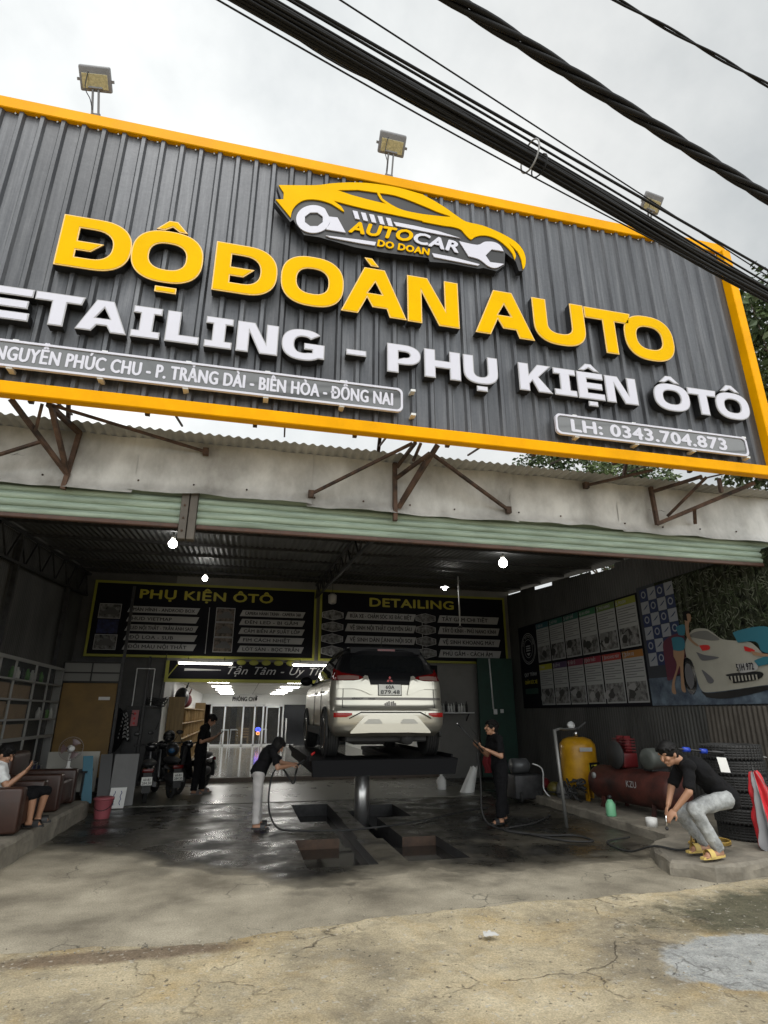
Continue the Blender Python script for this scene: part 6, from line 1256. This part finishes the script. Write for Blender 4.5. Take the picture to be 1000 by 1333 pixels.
T = thing('pipe_stand', 'pale metal pipe leaning upright before the yellow tank with a crossbar', 'pipe', (4.98, 9.0, 0)); g = MB(); g.cyl((4.98, 8.98, 0), (4.93, 9.0, 1.4), .026, M('dull pipe', (.22, .22, .21), .45, .5)); g.build('upright', T); g = MB(); g.tube(spline([(4.93, 9.0, 1.38), (5.2, 9.3, 1.40), (5.9, 10.4, 1.36), (TX, TY, 1.36)]), .02, MT['dull pipe'], 8); g.build('crossbar', T)
# compressor
AX = V((.12, -1, 0)).normalized(); c0 = V((6.35, 10.15, .50)); m_cr = M('oxide red tank', (.030, .010, .008), .6, nv=.4, ns=2.6, c2=(.11, .026, .018), bump=.15, bs=20)
T = thing('air_compressor', 'old oxide red air compressor with pump and motor lying along the right wall', 'compressor', (6.5, 9.3, .13)); g = MB(); g.lathe(c0, [(.02, -.06), (.16, -.04), (.25, .02), (.28, .1), (.28, 1.75), (.25, 1.83), (.16, 1.89), (.02, 1.91)], m_cr, 36, AX); g.build('tank', T)
for t in (.35, 1.5):
    for s_ in (-1, 1): g = MB(); p = c0+AX*t; g.bar(p+V((s_*.2, 0, -.2)), V((p.x+s_*.24, p.y, .13)), .06, .04, m_cr); g.build('foot', T)
p = c0+AX*.75+V((0, 0, .28)); g = MB(); g.box(p+V((0, 0, .12)), (.28, .3, .24), M('pump red', (.13, .012, .014), .45, nv=.3), None, .03, 2)
for dy in (-.1, .1):
    for k in range(5): g.box(p+V((0, dy, .27+k*.045)), (.2, .15, .02), MT['pump red'])
    g.cyl(p+V((0, dy, .24)), p+V((0, dy, .5)), .06, MT['pump red'])
g.build('pump', T); g = MB(); g.lathe(p+V((-.17, .0, .2)), [(.22, 0), (.22, .04)], m_cpl, 28, (-1, 0, 0)); g.build('flywheel', T)
p = c0+AX*1.4+V((0, 0, .29)); g = MB(); g.lathe(p+V((.2, 0, .17)), [(.06, -.02), (.15, 0), (.16, .03), (.16, .38), (.14, .41), (.05, .42)], M('motor grey green', (.10, .11, .10), .5, .2, nv=.2), 26, (-1, -.2, 0)); g.box(p+V((0, 0, .02)), (.3, .2, .06), m_steel); g.build('motor', T)
g = MB(); text(g, 'KZU', c0+AX*1.05+V((-.285, 0, .02)), AX, Z_, .09, m_card, .22, .01, 0, .006); g.build('stencil', T)
p = c0+AX*.25; g = MB(); g.lathe(p+V((-.26, 0, .12)), [(.05, 0), (.05, .03)], m_card, 16, (-1, 0, 0)); g.cyl(p+V((-.2, 0, .12)), p+V((-.27, 0, .12)), .015, m_chrome); g.build('gauge', T)
g = MB()
for k in range(10): q = c0+V((-.35, .25, -.28))+V((random.uniform(-.15, .15), random.uniform(-.3, .3), random.uniform(0, .2))); g.tube(spline([q+V((random.uniform(-.15, .15), random.uniform(-.15, .15), random.uniform(-.1, .15))) for _ in range(4)], 4), .018, m_cpl, 5)
tag(g.build('hose_heap'), 'heap of dark hoses beside the left end of the red compressor', 'hoses')
T = thing('spray_bottle', 'pale green bottle standing on the kerb before the compressor', 'bottle', (5.62, 8.9, .13)); q = S(787, 1059, 5.62); g = MB(); g.lathe((5.74, q.y, .13), [(.07, 0), (.075, .02), (.075, .17), (.03, .24)], M('mint green plastic', (.20, .52, .30), .4), 20); g.build('flask', T); g = MB(); g.lathe((5.74, q.y, .37), [(.03, 0), (.035, .04), (.02, .06)], m_blackp, 14); g.build('cap', T)
g = MB(); g.lathe((5.80, 8.05, .13), [(.075, 0), (.08, .11), (.07, .112), (.065, .01)], m_white, 22); tag(g.build('white_tub'), 'small white tub on the kerb left of the crouching man', 'tub')
# tyre stack
TT = None; tx, ty = 6.44, 6.98
for i in range(6):
    if i == 0:
        TT = thing('tyre', '', 'tyre', (tx, ty, .15), 'stack of used tyres by the right wall'); g = MB(); pr_ = [(.20, .02), (.255, .0), (.30, .012)]
        for k in range(5): pr_ += [(.318, .02+k*.03), (.318, .043+k*.03), (.309, .045+k*.03), (.309, .049+k*.03)]
        pr_ += [(.30, .168), (.255, .18), (.20, .165), (.19, .09), (.20, .02)]
        g.lathe((tx, ty, .15), pr_, M('grimy tyre rubber', (.022, .022, .022), .7, nv=.35, ns=7, bump=.3, bs=30), 48, cap=False)
        for k in range(48): a = 2*math.pi*k/48; g.box((tx+.313*math.cos(a), ty+.313*math.sin(a), .24), (.022, .008, .17), MT['grimy tyre rubber'], Matrix.Rotation(a, 3, 'Z'))
        g.build('tread', TT); TT.scale = (1.12, 1.12, 1.02); o = TT
    else: o = dup(TT, (tx+random.uniform(-.03, .03)-.012*i, ty+random.uniform(-.03, .03), .15+i*.1855), random.random()*6)
    o['label'] = ('used tyre at the very bottom of the stack', 'used tyre second from the bottom of the stack', 'used tyre third from the bottom of the stack', 'used tyre third from the top of the stack', 'used tyre second from the top of the stack', 'used tyre on top of the stack, with the white tag')[i]
slab('paper_tag', 'white paper tag hanging on the topmost tyre', 'tag', W(939, 1005, 6.55), (.135, .0, -.01), (-.03, .0, .17), .003, m_white)
T = thing('pressure_lance', 'long black pressure lance with blue grips lying on the tyre stack', 'lance', (6.2, 6.75, 1.25)); a, b = W(884, 975, 6.75), W(988, 984, 6.85); g = MB(); g.tube([a, b], .012, m_blackp, 8); g.tube([b, b+V((.12, 0, -.02))], .004, m_alu, 6); g.tube([lerp(a, b, .4), lerp(a, b, .95)], .02, m_blackp, 8); g.build('tube', T)
for t in (.05, .26): g = MB(); q = lerp(a, b, t); d = (b-a).normalized(); g.cyl(q, q+d*.09, .03, M('blue plastic', (.015, .05, .40), .35), None, 12); g.build('grip', T)
g = MB(); g.tube(spline([(5.05, 6.3, .42), (5.1, 6.35, .25), (5.0, 6.5, .17), (4.85, 6.75, .17), (4.8, 7.2, .03), (4.9, 7.8, .02), (5.35, 7.95, .03)], 8), .012, m_rub, 6); tag(g.build('air_hose'), 'thin black hose running from the crouching man\'s hands to the floor', 'hose')
g = MB(); m_yh = M('yellow hose', (.42, .27, .06), .5)
for k in range(3): g.tube([V((5.62+.02*k+(.26-.03*k)*math.cos(R(a)), 6.75+(.17+.01*k)*math.sin(R(a)), .17+.015*k)) for a in range(0, 360, 15)], .009, m_yh, 6, True)
g.tube(spline([(5.36, 6.75, .18), (5.22, 6.55, .3), (5.12, 6.4, .42)]), .009, m_yh, 6); tag(g.build('air_hose'), 'yellow air hose coiled beneath the crouching man', 'hose')
T = thing('hand_tool', 'small metal tool in the crouching man\'s hands', 'tool', (5.1, 6.15, .4)); q = W(868, 1068, 6.15); g = MB(); g.tube([q+V((0, 0, .05)), q+V((-.01, 0, -.07))], .011, m_chrome, 8); g.build('shaft', T); g = MB(); g.ball(q+V((-.012, 0, -.08)), .018, m_blackp); g.build('tip', T)
# red and grey folded parasol at the right edge
T = thing('folded_umbrella', 'red and grey folded umbrella leaning by the tyre stack', 'umbrella', (6.3, 6.3, .15)); m_ru = M('red umbrella cloth', (.55, .02, .03), .5, bump=.3, bs=10); m_gu = M('grey umbrella cloth', (.22, .22, .23), .6); top, bot = W(981, 1004, 6.3), W(1014, 1098, 6.3)
d = (bot-top).normalized(); xx = d.cross(Y_).normalized(); yy = d.cross(xx); ln = (bot-top).length
for k in range(8):
    def um(u, v, k=k): a = 2*math.pi*(k+u)/8; r_ = (.03+.17*v**.9+.06*noise.noise(V((v*5, a*1.6, 3))))*(1+.3*math.cos(16*math.pi*(k+u)/8)); return top+d*(ln*v*(1+.10*math.sin(a*3)+.05*noise.noise(V((a*3, v*4, 0)))))+xx*r_*math.cos(a)+yy*r_*math.sin(a)*.7
    g = MB(); g.grid(um, 10, 18, m_gu if k == 3 else m_ru); g.build('cloth_panel', T)
    g = MB(); g.tube([um(0, v/8)+xx*.002 for v in range(9)], .004, m_ru if k % 2 else m_gu, 5); g.build('rib', T)
g = MB(); g.cyl(top-d*.05, bot+d*.08, .010, m_cpl, None, 8); g.build('shaft', T)
# ================================================================== OVERHEAD CABLES
m_cab = M('black cable sheath', (.010, .010, .011), .5, nv=.2, ns=6, spec=.2)
def span(pa, pb, z, s0=-4., s1=9., sag=.0, n=40):
    a, b = G(*pa, z), G(*pb, z); d = (b-a); L_ = d.length; d.normalize(); P = []
    for i in range(n+1): t = lerp(s0, L_+s1, i/n); q = t/L_; P.append(a+d*t-V((0, 0, sag*4*q*(1-q))))
    return P
def offs(P, f):
    o = []
    for i, p in enumerate(P):
        d = (P[min(i+1, len(P)-1)]-P[max(i-1, 0)]).normalized(); s_ = d.cross(Z_).normalized(); a, b = f(i); o.append(p+s_*a+V((0, 0, b)))
    return o
T = thing('cable_bundle', 'thick black bundle of telephone cables sagging across in front of the sign', 'cables', (1.8, 2.9, 5.6), 'overhead cables'); P = span((318, -4), (1000, 386), 5.6, n=70); random.seed(21)
for k in range(30):
    r0 = math.sqrt(random.random())*.051; a0 = random.random()*6.3; tw = random.uniform(-.05, .05); rr_ = random.uniform(.007, .015); wv = random.random()*6
    g = MB(); g.tube(offs(P, lambda i: (r0*math.cos(a0+tw*i)+.008*math.sin(i*.5+wv), r0*math.sin(a0+tw*i)*1.0+.012*math.sin(i*.31+wv))), rr_, m_cab, 7); g.build('strand', T)
for k, (off_, sg) in enumerate(((.135, .01), (.17, -.01))):
    g = MB(); g.tube(offs(P, lambda i: (.02*k, off_-.05*max(0, (i-30)/40)+.008*math.sin(i*.3+k))), .010, m_cab, 6); g.build('strand', T)
g = MB(); g.tube(offs(P, lambda i: (.0, -.07-.10*max(0, math.sin((i-8)*.13)))), .006, m_cab, 5); g.build('loose_strand', T)
q = G(690, 203, 5.62); d = (P[40]-P[39]).normalized(); s_ = d.cross(Z_); g = MB(); g.tube([q+(s_*math.cos(R(a))*.10+V((0, 0, 1))*math.sin(R(a))*.15)+d*.02*math.sin(R(a)) for a in range(0, 360, 15)], .007, M('grey clip', (.22, .22, .22), .5), 6, True); g.build('ring', T)
for t_ in (12, 24, 46, 55):
    g = MB(); q = P[t_]; g.tube([q+(s_*math.cos(R(a))*.085+Z_*math.sin(R(a))*.085) for a in range(0, 360, 24)], .006, m_cab, 5, True); g.build('tie', T)
T = thing('power_cable', 'heavy twisted black power cable crossing the upper right sky', 'cable', (2.5, 3.2, 7.2), 'overhead cables'); P = span((586, -4), (1000, 258), 7.2, n=120)
for k in range(4): g = MB(); g.tube(offs(P, lambda i: (.036*math.cos(i*.42+k*1.571), .036*math.sin(i*.42+k*1.571))), .026, m_cab, 8); g.build('core', T)
T = thing('telephone_wire', 'thin twisted wire in the top right corner of the sky', 'wire', (3.2, 3, 7.6), 'overhead cables'); P = span((800, -2), (1000, 111), 7.6, n=120)
for k in range(2): g = MB(); g.tube(offs(P, lambda i: (.011*math.cos(i*.6+k*3.14), .011*math.sin(i*.6+k*3.14))), .0105, m_cab, 6); g.build('core', T)
for a, b, z, r_, lb in (((443, 0), (985, 350), 6.4, .007, 'thin straight wire running just above the cable bundle'), ((385, 0), (1000, 352), 6.0, .013, 'black wire hugging the upper side of the cable bundle'), ((345, 18), (480, 103), 5.9, .006, 'thin slack wire dipping below the left end of the bundle')):
    g = MB(); P = span(a, b, z, -3, 8 if b[0] > 600 else .4, .0 if b[0] > 600 else .05, 40); g.tube(P, r_, m_cab, 6); tag(g.build('wire'), lb, 'wire', 'overhead cables')
# ================================================================== TREES
m_bark = M('bark', (.11, .085, .06), .9, nv=.3, ns=8, bump=.5, bs=12)
m_lf = [M('leaf %d' % i, c, .55, spec=.3) for i, c in enumerate(((.07, .105, .035), (.10, .14, .05), (.045, .07, .028), (.12, .15, .07)))]
def tree(lb, base, hgt, crown, rad, n, seed):
    random.seed(seed); T = thing('tree', lb, 'tree', base); b = V(base); c = V(crown); g = MB(); g.tube(spline([b, b+(c-b)*.35+V((.25, .1, 0)), b+(c-b)*.7, c+V((0, 0, rad[2]*.3))], 5), [.24-.011*i for i in range(16)], m_bark, 10); g.build('trunk', T)
    g = MB(); cl = []
    for k in range(46):
        while True:
            p = V((random.uniform(-1, 1), random.uniform(-1, 1), random.uniform(-1, 1)))
            if .25 < p.length < 1: break
        q = c+V((p.x*rad[0], p.y*rad[1], p.z*rad[2])); cl.append((q, random.uniform(.45, .95))); s_ = lerp(b, c, random.uniform(.55, 1)); g.tube([s_, lerp(s_, q, .5)+V((0, 0, .2)), q], [.05, .03, .008], m_bark, 5)
    g.build('limbs', T); g = MB()
    for q, r_ in cl:
        mi = random.choice(m_lf); tw = V((random.gauss(0, 1), random.gauss(0, 1), random.gauss(0, .5)))
        for k in range(int(n/46)):
            d = V((random.gauss(0, 1), random.gauss(0, 1), random.gauss(0, .8))); d.normalize(); p = q+d*r_*random.random()**.5; l_ = random.uniform(.15, .29); a = (d*.6+V((random.gauss(0, .6), random.gauss(0, .6), -.45))).normalized(); s_ = a.cross(V((random.gauss(0, 1), random.gauss(0, 1), random.gauss(0, 1)))).normalized()*l_*.3; nn = a.cross(s_).normalized()*l_*.1
            g.add([p, p+a*l_*.45+s_+nn, p+a*l_, p+a*l_*.45-s_+nn], [[0, 1, 2], [0, 2, 3]], mi if random.random() < .7 else random.choice(m_lf))
    g.build('crown', T)
tree('leafy tree rising just behind the right end of the sign', (13.4, 10.4, -.3), 13, (13.7, 10.4, 9.9), (2.3, 2.3, 3.8), 9500, 4)
tree('farther tree whose top shows under the sign over the roof', (17.5, 24, -.3), 14, (17.0, 24, 11.3), (5.5, 3.5, 3.4), 9000, 9)
